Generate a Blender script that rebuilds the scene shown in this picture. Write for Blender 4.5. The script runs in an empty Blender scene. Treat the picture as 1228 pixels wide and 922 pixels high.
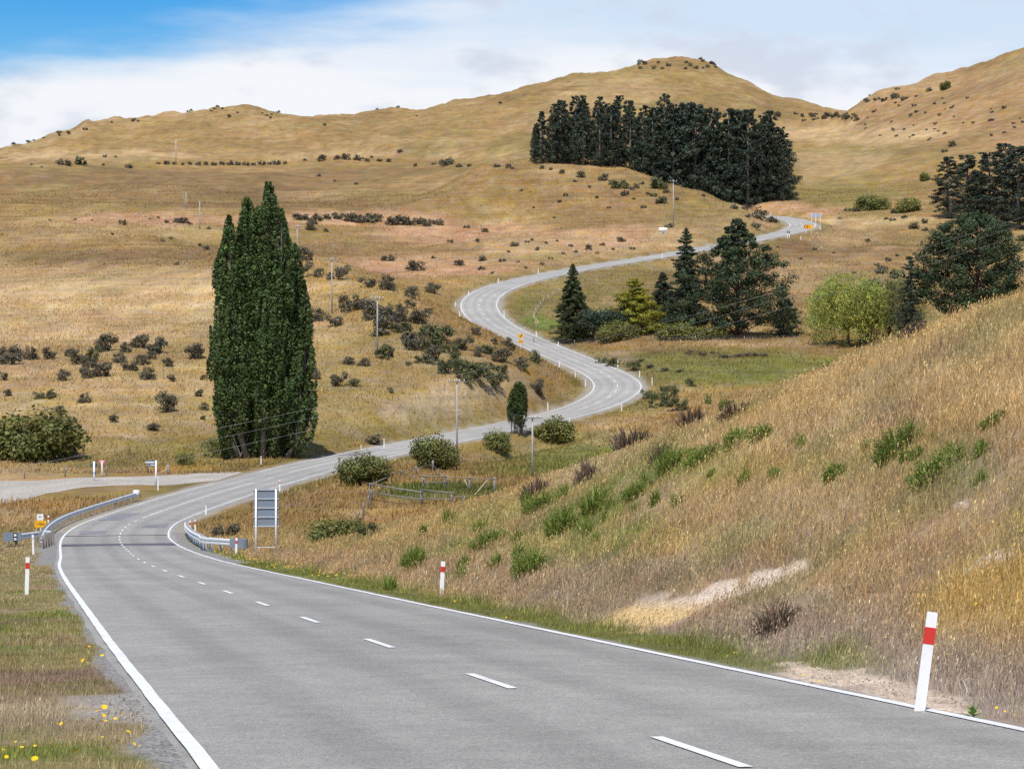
import bpy, math, random
import numpy as np
from mathutils import Vector

SC = bpy.context.scene
COL = SC.collection
RNG = np.random.default_rng(11)
random.seed(5)
F_PX, CX, HY = 3300.0, 614.0, 400.0      # focal length in reference pixels, optical axis, eye level

# ------------------------------------------------------------------ noise
def _hash(ix, iy, s):
    h = (ix.astype(np.int64) * 374761393 + iy.astype(np.int64) * 668265263 + s * 982451653) & 0xFFFFFFFF
    h = ((h ^ (h >> 13)) * 1274126177) & 0xFFFFFFFF
    return ((h ^ (h >> 16)) & 0xFFFF) / 65535.0
def vnoise(x, y, s=0):
    x = np.asarray(x, float); y = np.asarray(y, float)
    ix = np.floor(x); iy = np.floor(y)
    fx = x - ix; fy = y - iy
    fx = fx * fx * (3 - 2 * fx); fy = fy * fy * (3 - 2 * fy)
    a = _hash(ix, iy, s); b = _hash(ix + 1, iy, s); c = _hash(ix, iy + 1, s); d = _hash(ix + 1, iy + 1, s)
    return (a + (b - a) * fx) * (1 - fy) + (c + (d - c) * fx) * fy
def fbm(x, y, s=0, o=4, g=0.5):
    t = 0; a = 1.0; n = 0.0
    for i in range(o):
        t = t + a * vnoise(x * 2 ** i + 17.3 * i, y * 2 ** i - 9.1 * i, s + i); n += a; a *= g
    return t / n
def sstep(a, b, x):
    t = np.clip((np.asarray(x, float) - a) / (b - a), 0, 1)
    return t * t * (3 - 2 * t)

# ------------------------------------------------------------------ road centre line  (x, y, z)
def W(px, py, d):
    return ((px - CX) * d / F_PX, d, (HY - py) * d / F_PX)
RC = [(5.65 + .182 * 60, -60.0, -1.93 + .0673 * 60), (5.65 + .182 * 20, -20.0, -1.93 + .0673 * 20)]
for d in (0, 22, 43, 65, 85, 104):
    RC.append((5.65 - .182 * d, float(d), -1.93 - .0673 * d))
for p in [(170.5, 673.7, 124), (160.5, 667, 140), (148, 656, 162), (142.5, 645, 180), (149, 633.4, 195), (170, 621.5, 212),
          (250, 594, 237), (302, 579.5, 257), (350, 566, 278), (400, 554, 300), (470, 539, 328), (550, 523, 352),
          (620, 509, 368), (680, 496, 384), (718, 484, 394), (739, 471, 404), (744, 464.6, 410.5), (737, 454.6, 420), (719, 445, 432),
          (695, 434.5, 446), (650, 416, 470), (610, 399, 490), (589, 387, 506), (577, 375, 525), (574, 364, 545), (581, 354, 562),
          (605, 342.5, 582), (650, 331, 603), (700, 321.5, 622), (760, 312, 645), (820, 302.5, 668), (880, 292, 694), (930, 282, 718),
          (957, 275, 738), (964, 270, 752), (955, 265, 768), (935, 260.8, 785), (910, 258.5, 805), (870, 257.5, 830), (820, 257, 860)]:
    RC.append(W(*p))
RC = np.array(RC)
def resample(P, step):
    out = []
    n = len(P)
    for i in range(n - 1):
        p0 = P[max(i - 1, 0)]; p1 = P[i]; p2 = P[i + 1]; p3 = P[min(i + 2, n - 1)]
        m = max(2, int(np.linalg.norm(p2 - p1) / step))
        for t in np.arange(m) / m:
            out.append(0.5 * ((2 * p1) + (-p0 + p2) * t + (2 * p0 - 5 * p1 + 4 * p2 - p3) * t * t + (-p0 + 3 * p1 - 3 * p2 + p3) * t ** 3))
    out.append(P[-1])
    return np.array(out)
def smooth(P, it):
    P = P.copy()
    for _ in range(it):
        P[1:-1] = P[1:-1] * .5 + (P[:-2] + P[2:]) * .25
    return P
RD = resample(RC, 1.5)
RD = smooth(RD, 30)
seg = np.linalg.norm(np.diff(RD, axis=0), axis=1)
RS = np.concatenate([[0], np.cumsum(seg)])
# uniform 1 m stations
st = np.arange(0, RS[-1], 1.0)
RD = np.stack([np.interp(st, RS, RD[:, k]) for k in range(3)], 1)
T = np.gradient(RD[:, :2], axis=0); T /= np.linalg.norm(T, axis=1)[:, None]
RN = np.stack([T[:, 1], -T[:, 0]], 1)          # right-hand normal (plan)
RST = st
def LW(s): return np.interp(s, [0, 105, 146, 165, 200, 250, 310], [4.02, 4.02, 3.86, 3.74, 3.66, 3.70, 3.5])      # lane edges left and right of the centre line
def RW(s): return np.interp(s, [0, 125, 165, 200, 225, 245, 310], [3.32, 3.36, 3.5, 3.5, 3.3, 3.2, 3.5])
def real_off(o, s):
    return o + np.where(np.asarray(o) > 0, (RW(s) - 3.5) * np.clip(np.asarray(o) / 3.5, 0, 1), -(LW(s) - 3.5) * np.clip(-np.asarray(o) / 3.5, 0, 1))
def road_near(x, y):
    """signed offset (right positive), road height, station - nearest road point"""
    x = np.ravel(x); y = np.ravel(y)
    off = np.empty(len(x)); zr = np.empty(len(x)); s = np.empty(len(x))
    for a in range(0, len(x), 20000):
        b = min(a + 20000, len(x))
        dx = x[a:b, None] - RD[None, ::2, 0]; dy = y[a:b, None] - RD[None, ::2, 1]
        i = np.argmin(dx * dx + dy * dy, axis=1) * 2
        ddx = x[a:b] - RD[i, 0]; ddy = y[a:b] - RD[i, 1]
        along = ddx * T[i, 0] + ddy * T[i, 1]
        side = ddx * RN[i, 0] + ddy * RN[i, 1]
        dist = np.hypot(ddx, ddy)
        off[a:b] = np.where(np.abs(along) < 3, side, np.sign(side) * dist)
        k = np.clip(i + along, 0, len(RD) - 1)
        zr[a:b] = np.interp(k, np.arange(len(RD)), RD[:, 2]); s[a:b] = np.clip(k, 0, len(RD) - 1)
    off = np.where(off > 0, off - (RW(s) - 3.5) * np.clip(off / 3.5, 0, 1), off + (LW(s) - 3.5) * np.clip(-off / 3.5, 0, 1))
    return off, zr, s

# ------------------------------------------------------------------ terrain control points
CP = []
def C(px, py, d): CP.append(W(px, py, d))
def zr0(d): return float(np.interp(d, RD[:, 1][:380], RD[:, 2][:380]))
def xr0(d): return float(np.interp(d, RD[:, 1][:380], RD[:, 0][:380]))
# road bed itself
for i in range(0, len(RD), 12):
    CP.append(tuple(RD[i]))
# verge left of the near road
for d in (-25, 0, 15, 30, 50, 75, 100, 130):
    for o, dz in ((-5.5, -.1), (-9, -.25), (-16, -.9), (-30, -1.8), (-60, -2.0)):
        CP.append((xr0(d) + o, d, zr0(d) + dz))
# cut bank right of the near road
for d, hc in ((-25, 9.3), (0, 9.2), (27, 8.8), (45, 8.2), (60, 7.5), (72, 6.7), (85, 5.55), (97, 4.8), (110, 3.95), (125, 2.9), (140, 1.9), (155, .9)):
    for o, k in ((5.0, .012), (6.6, .09), (9.5, .33), (13.5, .68), (18.5, 1.0), (26, 1.03), (44, .75)):
        CP.append((xr0(d) + o, d, zr0(d) + hc * k))
for px, l in ((724, ((170, -9.6), (230, -12.2))), (932, ((140, -5.2), (220, -9.2), (300, -11))), (1228, ((130, .3), (200, -2.5), (330, -3.5))),
              (1500, ((130, 3), (250, 2), (400, 6))), (820, ((150, -7.5), (260, -11.5)))):
    for d, z in l: CP.append(((px - CX) * d / F_PX, d, z))
for p in [(0, 650, 190), (-150, 642, 190), (0, 612, 225), (80, 600, 235), (-200, 600, 240),
          (0, 592, 248), (100, 582, 255), (0, 577, 268), (150, 572, 275), (-200, 585, 255), (-500, 590, 260),
          (0, 565, 290), (100, 562, 295), (200, 560, 300), (310, 551, 306), (400, 541, 318), (-200, 565, 290), (-500, 570, 300),
          (0, 550, 305), (100, 545, 310), (200, 535, 318), (250, 520, 330), (400, 518, 335), (450, 508, 342), (550, 500, 356), (-200, 550, 308),
          (0, 490, 345), (100, 490, 345), (200, 480, 350), (400, 470, 360), (500, 468, 364), (600, 480, 367), (-200, 490, 345), (-500, 490, 350),
          (0, 430, 395), (120, 425, 398), (220, 420, 400), (400, 420, 398), (500, 424, 392), (560, 438, 388), (610, 450, 385), (650, 467, 384), (-200, 430, 395),
          (0, 380, 450), (150, 380, 455), (300, 370, 455), (400, 362, 448), (460, 372, 430), (520, 395, 417), (570, 412, 412), (620, 428, 404), (-300, 380, 450),
          (0, 335, 510), (150, 325, 525), (300, 312, 530), (360, 310, 520), (420, 325, 492), (480, 351, 458), (-300, 335, 510), (-600, 330, 520),
          (450, 336, 590), (520, 346, 565), (530, 366, 525), (540, 380, 495), (360, 318, 590), (300, 309, 600),
          (0, 300, 610), (150, 292, 620), (300, 288, 655), (400, 300, 660), (500, 318, 640), (450, 290, 690), (0, 268, 740), (150, 265, 750), (300, 265, 740), (450, 266, 755),
          (600, 310, 645), (600, 288, 705), (600, 262, 780), (680, 303, 655), (700, 280, 715), (700, 250, 770), (780, 265, 735), (780, 232, 790),
          (850, 270, 715), (850, 243, 770), (890, 257, 745), (890, 245, 772), (910, 257, 768), (925, 269, 748), (-300, 290, 640), (-600, 270, 740),
          (640, 196, 835), (720, 206, 828), (780, 217, 815), (840, 232, 800), (560, 205, 860),
          (900, 243, 845), (940, 246, 835), (960, 236, 880), (960, 200, 1000), (800, 206, 890), (700, 196, 900), (700, 160, 1150), (850, 165, 1150),
          (0, 230, 900), (150, 225, 920), (300, 225, 920), (450, 225, 920), (550, 228, 880), (-300, 230, 900), (-600, 230, 900),
          (0, 197, 1080), (150, 193, 1100), (300, 195, 1090), (450, 190, 1100), (580, 188, 1040), (-300, 205, 1080),
          (0, 184, 1280), (130, 168, 1300), (300, 158, 1300), (450, 153, 1300), (600, 135, 1300),
          (1000, 147, 1250), (1000, 165, 1150), (1100, 150, 1080), (1228, 135, 1000), (1000, 200, 1000), (1100, 195, 950), (1228, 185, 900), (1500, 170, 900),
          (1000, 238, 880), (1100, 235, 860), (1000, 255, 815), (1050, 258, 800), (1100, 262, 770), (1228, 270, 740), (1500, 260, 740),
          (1000, 280, 740), (1100, 290, 700), (1228, 300, 680), (1000, 320, 625), (1100, 325, 600), (1228, 340, 565), (980, 368, 530), (1100, 370, 515), (1500, 330, 580),
          (950, 396, 490), (1050, 398, 482), (1130, 392, 485), (1228, 385, 490), (1500, 380, 490),
          (800, 411, 466), (900, 411, 465), (800, 430, 440), (900, 434, 432), (1000, 423, 440), (800, 450, 418), (880, 458, 410), (830, 478, 388), (900, 485, 380), (1100, 425, 430),
          (690, 402, 487), (730, 404, 477), (640, 384, 530), (640, 360, 560), (700, 368, 540), (760, 350, 570), (850, 340, 590), (920, 330, 610), (820, 388, 500), (900, 312, 650), (960, 300, 690),
          (790, 480, 388), (780, 496, 375), (720, 520, 352), (650, 540, 330), (700, 548, 318), (600, 556, 300), (650, 572, 285), (560, 572, 268), (520, 590, 235), (600, 592, 243),
          (450, 598, 232), (400, 598, 232), (350, 606, 225), (430, 637, 192), (380, 647, 176), (330, 640, 182), (300, 650, 165), (350, 664, 142), (260, 650, 165), (500, 625, 200)]:
    C(*p)
SKY = [(-500, 230, 1400), (-200, 200, 1450), (0, 172, 1450), (60, 160, 1460), (130, 146, 1480), (210, 133, 1500), (260, 126, 1500), (330, 130, 1480), (420, 129, 1450), (520, 116, 1500),
       (640, 97, 1550), (740, 81, 1600), (780, 72, 1620), (805, 69, 1620), (840, 76, 1600), (870, 91, 1550), (900, 104, 1500), (960, 121, 1400), (1018, 132, 1350), (1060, 114, 1250), (1128, 103, 1200), (1180, 84, 1180),
       (1228, 65, 1150), (1400, 15, 1120), (1800, -40, 1100)]
for px, py, d in SKY:
    py += 3; C(px, py, d); C(px, py + 26, d * 1.22); C(px, py + 95, d * 1.7)
CP = np.array([p for p in CP if p[1] > -42])

A0 = 60.0
def uv(x, y):
    yy = y + A0
    return x / yy * 3.0, np.log(yy)
# thin-plate spline of z/(y+A0) over (bearing, log distance)
cu, cv = uv(CP[:, 0], CP[:, 1]); cq = CP[:, 2] / (CP[:, 1] + A0)
n = len(CP)
def _k(r2):
    return np.where(r2 > 1e-12, .5 * r2 * np.log(np.maximum(r2, 1e-12)), 0)
K = _k((cu[:, None] - cu[None]) ** 2 + (cv[:, None] - cv[None]) ** 2) + np.eye(n) * 4e-5
P = np.stack([np.ones(n), cu, cv], 1)
M = np.zeros((n + 3, n + 3)); M[:n, :n] = K; M[:n, n:] = P; M[n:, :n] = P.T
SOL = np.linalg.solve(M, np.concatenate([cq, np.zeros(3)]))
def tps(x, y):
    x = np.ravel(x); y = np.ravel(y)
    u, v = uv(x, y); out = np.empty(len(u))
    for a in range(0, len(u), 20000):
        b = min(a + 20000, len(u))
        r2 = (u[a:b, None] - cu[None]) ** 2 + (v[a:b, None] - cv[None]) ** 2
        out[a:b] = _k(r2) @ SOL[:n] + SOL[n] + SOL[n + 1] * u[a:b] + SOL[n + 2] * v[a:b]
    return out * (y + A0)

# grid: fan that opens from a point 60 m behind the viewpoint
NU, NV = 660, 1150
UU = np.linspace(-0.36 * 3, 0.36 * 3, NU)
_e = np.concatenate([[0], np.cumsum(np.interp(np.linspace(0, 1, NV - 1), [0, .1, .3, .62, 1], [1.4, .55, .5, .6, 2.6]))])
V0, V1 = math.log(14.0), math.log(3200.0 + A0)
VV = V0 + (V1 - V0) * _e / _e[-1]
gu, gv = np.meshgrid(UU, VV)
gy = np.exp(gv) - A0; gx = gu / 3.0 * (gy + A0)
gz = tps(gx, gy).reshape(gx.shape)
OFF, ZR, SS = road_near(gx, gy)
OFF = OFF.reshape(gx.shape); ZR = ZR.reshape(gx.shape); SS = SS.reshape(gx.shape)
aoff = np.abs(OFF)
# land-form roughness
far = sstep(450, 1000, gy)
away = sstep(5.5, 14, aoff)
gz += away * (1 - far) * ((fbm(gx / 7, gy / 7, 3) - .5) * .55 + (fbm(gx / 1.3, gy / 1.3, 9, 3) - .5) * .16 * sstep(400, 100, gy))
gz += away * sstep(250, 420, gy) * (fbm(gx / 38, gy / 38, 21, 4) - .5) * 2.6 + sstep(8, 30, aoff) * sstep(430, 620, gy) * (fbm(gx / 60, gy / 110, 25, 4) - .5) * 8.5
rid = 1 - np.abs(2 * fbm(gx / 90 + .3 * fbm(gx / 50, gy / 50, 5), gy / 190, 31, 4) - 1)
gz += far * (rid - .84) * 12 * sstep(800, 1300, gy)
gz += far * ((fbm(gx / 45, gy / 45, 41, 5, .55) - .5) * 4.5) + sstep(1050, 1300, gy) * (fbm(gx / 9, gy / 14, 47, 4, .6) - .5) * 4.0
# road formation
core = 1 - sstep(4.7, 4.7 + np.where(gy < 170, 1.6, 6.0), aoff)
sink = np.interp(gy, [0, 60, 150, 300, 900], [.035, .04, .05, .07, .12])
gz = gz * (1 - core) + (ZR - sink) * core
def _lerp(G, x, y):
    x = np.ravel(np.asarray(x, float)); y = np.ravel(np.asarray(y, float))
    u, v = uv(x, y)
    i = np.clip((u - UU[0]) / (UU[1] - UU[0]), 0, NU - 1.001)
    j = np.clip(np.interp(v, VV, np.arange(NV)), 0, NV - 1.001)
    i0 = i.astype(int); j0 = j.astype(int); fi = i - i0; fj = j - j0
    return (G[j0, i0] * (1 - fi) + G[j0, i0 + 1] * fi) * (1 - fj) + (G[j0 + 1, i0] * (1 - fi) + G[j0 + 1, i0 + 1] * fi) * fj
def H(x, y): return _lerp(gz, x, y)
_DM = np.exp(np.linspace(math.log(9.0), math.log(2600.0), 4200))
def hit(px, py, dmin=0, dmax=1e9):
    """ground point met by the sight line through a reference pixel"""
    x = (px - CX) / F_PX * _DM
    z = H(x, _DM); ray = (HY - py) / F_PX * _DM
    below = (ray <= z) & (_DM >= dmin) & (_DM <= dmax)
    if not below.any():
        e = np.where((_DM >= dmin) & (_DM <= dmax), z - ray, -1e9); k = int(np.argmax(e))
    else:
        k = int(np.argmax(below))
    return float(x[k]), float(_DM[k]), float(z[k])
def ground(px, d):
    x = (px - CX) / F_PX * d
    return x, d, float(H(x, d)[0])

# ------------------------------------------------------------------ ground colours (albedo by place, cloud shadow on the hills painted in)
def lin(r, g, b):
    f = lambda c: (c / 255 / 12.92) if c <= 10 else ((c / 255 + .055) / 1.055) ** 2.4
    return np.array([f(r), f(g), f(b)])
GOLD = np.array([.365, .240, .086]); PALE = np.array([.54, .378, .180]); BROWN = np.array([.235, .152, .062]); TAN = np.array([.50, .298, .155])
OLIVE = np.array([.195, .168, .046]); GREEN = np.array([.130, .165, .034]); ORANGE = np.array([.45, .28, .10]); CLAY = np.array([.62, .50, .36])
GRAVEL = np.array([.36, .33, .28]); LILAC = np.array([.36, .27, .21])
BL = [  # px, py, rx, ry, colour, strength, dmin, dmax
    # skyline hills
    (200, 165, 330, 45, GOLD * .95, .9, 1000, 4000), (560, 140, 220, 40, GOLD * .9, .9, 1000, 4000), (800, 110, 190, 45, GOLD * .78 + OLIVE * .12, .9, 1000, 4000),
    (800, 92, 120, 10, OLIVE * .6 + GOLD * .7, .6, 1000, 4000), (1150, 140, 150, 60, GOLD * .62 + TAN * .34, .9, 900, 4000), (640, 175, 60, 14, OLIVE, .55, 900, 1400),
    (90, 187, 170, 6, PALE, .7, 900, 1300), (430, 186, 140, 5, PALE, .6, 900, 1300),
    # second hill: brown grass, with cloud shadow painted into its darker tone
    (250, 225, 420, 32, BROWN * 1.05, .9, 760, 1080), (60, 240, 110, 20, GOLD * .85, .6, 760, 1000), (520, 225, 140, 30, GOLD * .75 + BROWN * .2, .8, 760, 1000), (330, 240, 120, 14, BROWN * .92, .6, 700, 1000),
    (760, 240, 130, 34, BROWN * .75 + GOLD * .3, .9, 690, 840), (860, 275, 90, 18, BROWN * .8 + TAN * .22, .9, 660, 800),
    # tan strip
    (190, 263, 120, 8, TAN, .8, 650, 800), (420, 262, 130, 9, TAN, .85, 690, 820), (560, 280, 120, 15, TAN, .95, 650, 800), (680, 290, 140, 15, TAN, .95, 640, 800), (520, 318, 120, 16, TAN * .98, .9, 600, 760), (760, 280, 70, 12, TAN, .6, 650, 760),
    (440, 300, 90, 14, BROWN * .7 + GOLD * .35, .85, 610, 740), (560, 300, 30, 8, BROWN + GOLD * .1, .5, 620, 740),
    # mid left hill
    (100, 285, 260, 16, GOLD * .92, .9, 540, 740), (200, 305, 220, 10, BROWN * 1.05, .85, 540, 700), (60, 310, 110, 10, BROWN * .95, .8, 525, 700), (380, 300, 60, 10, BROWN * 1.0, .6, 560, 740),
    (150, 370, 330, 52, PALE * .96, .95, 395, 560), (380, 350, 110, 40, GOLD * 1.02, .9, 395, 560), (200, 345, 250, 7, PALE * 1.1, .5, 440, 560),
    (120, 470, 260, 52, PALE * .62 + GOLD * .34, .95, 320, 400), (420, 470, 150, 40, GOLD * .55 + OLIVE * .45, .9, 325, 410), (560, 440, 110, 35, GOLD * .5 + BROWN * .3 + OLIVE * .2, .9, 340, 420), (520, 512, 170, 9, OLIVE * .7 + GREEN * .45, .85, 325, 385), (430, 530, 90, 12, OLIVE * .7 + GREEN * .3, .8, 315, 350),
    (490, 452, 60, 12, CLAY * .72, .0, 320, 390), (520, 488, 55, 13, CLAY * .88, .95, 325, 390), (585, 470, 45, 7, CLAY * .85, .9, 340, 390), (400, 510, 80, 26, OLIVE * .65 + GOLD * .35, .85, 315, 350),
    (170, 540, 130, 14, OLIVE * .75 + GOLD * .2, .7, 295, 330), (250, 520, 70, 30, OLIVE * .6 + GOLD * .35, .5, 300, 340), (640, 480, 60, 18, BROWN + OLIVE * .2, .6, 340, 400),
    # junction verge
    (60, 567, 110, 6, GOLD * .75 + OLIVE * .3, .8, 270, 305), (60, 575, 110, 5, ORANGE * .85, .8, 262, 290), (215, 560, 60, 7, ORANGE * .9, .8, 280, 312), (150, 556, 140, 6, OLIVE, .6, 280, 310),
    (110, 597, 110, 9, GOLD * .6 + OLIVE * .45, .9, 215, 258), (60, 606, 100, 8, ORANGE * .7 + BROWN * .3, .8, 205, 250), (15, 628, 40, 14, PALE * .9, .6, 180, 230), (10, 645, 60, 10, OLIVE, .5, 170, 215),
    # inside of the bends, valley
    (680, 365, 130, 40, OLIVE * .6 + BROWN * .5, .95, 470, 640), (800, 335, 150, 22, OLIVE * .5 + BROWN * .55, .9, 500, 660), (930, 330, 120, 40, BROWN * .85 + GOLD * .15, .9, 500, 740), (1000, 290, 110, 18, BROWN * 1.05, .9, 600, 780),
    (1010, 345, 110, 12, GOLD * .6 + BROWN * .3, .6, 500, 640), (640, 388, 26, 12, GREEN * 1.15, .8, 480, 545), (625, 362, 30, 12, GREEN, .45, 500, 570),
    (880, 440, 190, 22, OLIVE * .65 + GREEN * .45, .95, 395, 475), (860, 448, 130, 10, GREEN * .6 + OLIVE * .5, .5, 395, 460), (760, 418, 90, 7, BROWN * .7 + GOLD * .4, .9, 430, 480), (850, 427, 90, 3.5, BROWN * .5, .8, 420, 460), (735, 440, 26, 20, LILAC * .8, .6, 395, 460),
    (900, 413, 130, 3.5, PALE * .9, .7, 445, 470), (1050, 385, 120, 14, OLIVE * .8 + GOLD * .2, .8, 470, 540),
    (776, 468, 9, 7, CLAY * .8, .9, 398, 430), (640, 388, 22, 10, GREEN * 1.2, .8, 480, 540), (760, 485, 45, 14, OLIVE, .7, 360, 410), (700, 545, 120, 28, OLIVE * .6 + GREEN * .4, .95, 270, 375), (640, 560, 90, 12, GREEN * .6 + OLIVE * .4, .5, 260, 340), (600, 553, 50, 5, ORANGE * .5 + OLIVE * .4, .5, 270, 320), (640, 575, 50, 8, GOLD * .8, .6, 255, 320),
    (540, 590, 90, 14, GREEN * .8, .9, 215, 262), (470, 620, 70, 13, ORANGE * .85, .95, 180, 232), (390, 595, 70, 12, GOLD * .7 + BROWN * .2, .8, 210, 260), (330, 615, 55, 20, GOLD * .6 + BROWN * .4, .8, 170, 250), (400, 640, 60, 12, OLIVE * .8 + GREEN * .2, .6, 160, 215),
    (505, 492, 52, 15, CLAY * .9, 1, 320, 390), (575, 474, 46, 8, CLAY * .92, .95, 330, 392), (530, 478, 30, 8, CLAY * .8, .8, 330, 390),
    # right slopes
    (1020, 200, 140, 40, GOLD * .55 + OLIVE * .45, .9, 830, 1150), (1000, 190, 100, 10, PALE * .85, .6, 830, 1150), (1000, 235, 90, 14, OLIVE * .75 + GOLD * .2, .7, 820, 1000), (1150, 200, 100, 24, GOLD * .95, .8, 800, 1050), (1030, 160, 120, 12, PALE * .95, .8, 950, 1250),
    (1040, 264, 110, 6, PALE * 1.05, .9, 740, 830), (960, 252, 50, 5, TAN * .95, .9, 780, 850), (900, 248, 70, 6, TAN, .8, 800, 850), (1140, 315, 90, 30, GOLD * .8 + PALE * .1, .8, 520, 760), (1190, 280, 60, 14, PALE * .8, .6, 640, 760),
]
def base_colour(x, y, z, off):
    x = np.ravel(x); y = np.ravel(y); z = np.ravel(z); off = np.ravel(off)
    d = np.maximum(y, 4.0)
    w1 = (fbm(x / 9, y / 22, 71, 4) - .5); w2 = (fbm(x / 8 + 40, y / 20, 75, 4) - .5)
    px = CX + F_PX * x / d + w1 * 26 * sstep(20, 200, d); py = HY - F_PX * z / d + w2 * 15 * sstep(20, 200, d)
    c = np.repeat((GOLD * .9)[None], len(x), 0)
    near = y < 200
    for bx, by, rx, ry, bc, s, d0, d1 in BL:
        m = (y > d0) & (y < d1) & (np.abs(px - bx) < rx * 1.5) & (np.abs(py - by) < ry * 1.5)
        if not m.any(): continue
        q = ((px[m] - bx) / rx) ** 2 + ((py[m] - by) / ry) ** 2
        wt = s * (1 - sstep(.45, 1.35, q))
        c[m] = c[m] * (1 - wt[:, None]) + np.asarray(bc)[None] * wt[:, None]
    # grazing and soil mottle
    fm = sstep(195, 260, y)
    m1 = fbm(x / 17, y / 40, 201, 5, .6); m2 = fbm(x / 30 + 7, y / 75, 211, 5, .6); m3 = fbm(x / 6, y / 15, 221, 4, .6)
    k = (sstep(.50, .66, m1) * .34 * fm)[:, None]; c = c * (1 - k) + (c * .42 + BROWN[None] * .40) * k
    k = (sstep(.52, .64, m2) * .40 * fm)[:, None]; c = c * (1 - k) + (PALE * .95)[None] * k
    m4 = fbm(x / 26 + 31, y / 60 + 7, 231, 4, .55); k = (sstep(.54, .68, m4) * .45 * fm)[:, None]; c = c * (1 - k) + (c * .45 + (OLIVE * 1.25)[None] * .55) * k
    # verge belts along the road
    a = np.abs(off)
    v = (1 - sstep(5.5, 9.0, a)) * sstep(150, 260, y)
    vn = np.clip(fbm(x / 14, y / 14, 90, 3) * 1.3 - .25, 0, 1)
    vc = (OLIVE * .9)[None] * (1 - vn[:, None]) + (GOLD * .9)[None] * vn[:, None]
    c = c * (1 - .75 * v[:, None]) + vc * .75 * v[:, None]
    # near ground
    nr = 1 - sstep(165, 215, y)
    b = near_colour(x, y, off, z)
    keep = nr * sstep(-1, 0, np.where((off > 0) & (y > 150) & (off > 14), -1, 0) + .0)
    c = c * .90
    c = c * (1 - nr[:, None]) + b * .90 * nr[:, None]
    return c
GB = [  # patches on the bank: px, py, rx, ry, colour, strength
    (640, 645, 120, 46, (.205, .235, .058), .85), (720, 615, 85, 50, (.205, .235, .058), .9), (845, 553, 75, 24, (.205, .235, .058), .85), (790, 575, 60, 30, (.205, .235, .058), .8), (500, 668, 60, 24, (.22, .23, .07), .7),
    (1085, 548, 60, 30, (.205, .235, .058), .8), (1125, 572, 70, 26, (.205, .235, .058), .85), (1000, 565, 60, 30, (.27, .26, .10), .5), (930, 725, 70, 22, (.24, .245, .075), .8), (1215, 610, 40, 50, (.27, .26, .07), .6), (870, 650, 90, 22, (.30, .27, .11), .5),
    (1080, 470, 160, 60, (.50, .345, .165), .7), (1180, 420, 90, 60, (.54, .38, .18), .6), (930, 520, 110, 26, (.47, .335, .185), .6), (900, 610, 150, 40, (.40, .29, .16), .5), (1080, 660, 160, 36, (.38, .265, .15), .6), (1180, 760, 90, 60, (.53, .355, .115), .85), (1010, 745, 110, 28, (.40, .29, .12), .6),
    (1120, 700, 120, 22, (.34, .26, .14), .5), (700, 700, 140, 30, (.36, .265, .175), .6), (470, 700, 120, 24, (.47, .33, .155), .7), (560, 690, 80, 26, (.44, .32, .16), .6), (420, 690, 90, 20, (.50, .345, .14), .7), (800, 690, 110, 18, (.34, .26, .18), .6), (980, 770, 120, 16, (.34, .24, .15), .5), (1060, 500, 60, 20, (.30, .22, .14), .5), (830, 600, 80, 20, (.45, .33, .17), .6),
    (390, 640, 90, 16, (.24, .215, .085), .6), (360, 690, 60, 14, (.33, .22, .15), .7), (470, 640, 70, 16, (.46, .32, .13), .7), (700, 560, 70, 22, (.47, .36, .22), .7), (760, 530, 50, 18, (.42, .33, .22), .6)]
SC_BLOBS = [  # bare clay: px, py, rx, ry, slant, strength
    (795, 734, 66, 20, -.26, 1), (862, 713, 50, 22, -.30, 1), (915, 695, 42, 16, -.32, .95), (955, 680, 26, 9, -.3, .85), (752, 743, 34, 9, -.2, .85), (1153, 605, 14, 5, 0, .6), (1200, 668, 34, 8, -.2, .7), (1165, 684, 22, 5, -.1, .6),
    (985, 811, 54, 13, .24, 1), (1045, 826, 60, 22, .22, 1), (1110, 844, 66, 19, .16, 1), (1000, 824, 80, 11, .25, .9)]
def _proj(x, y, z=None):
    z = H(x, y) if z is None else z
    d = np.maximum(y, 4.0)
    return CX + F_PX * x / d, HY - F_PX * z / d
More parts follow.
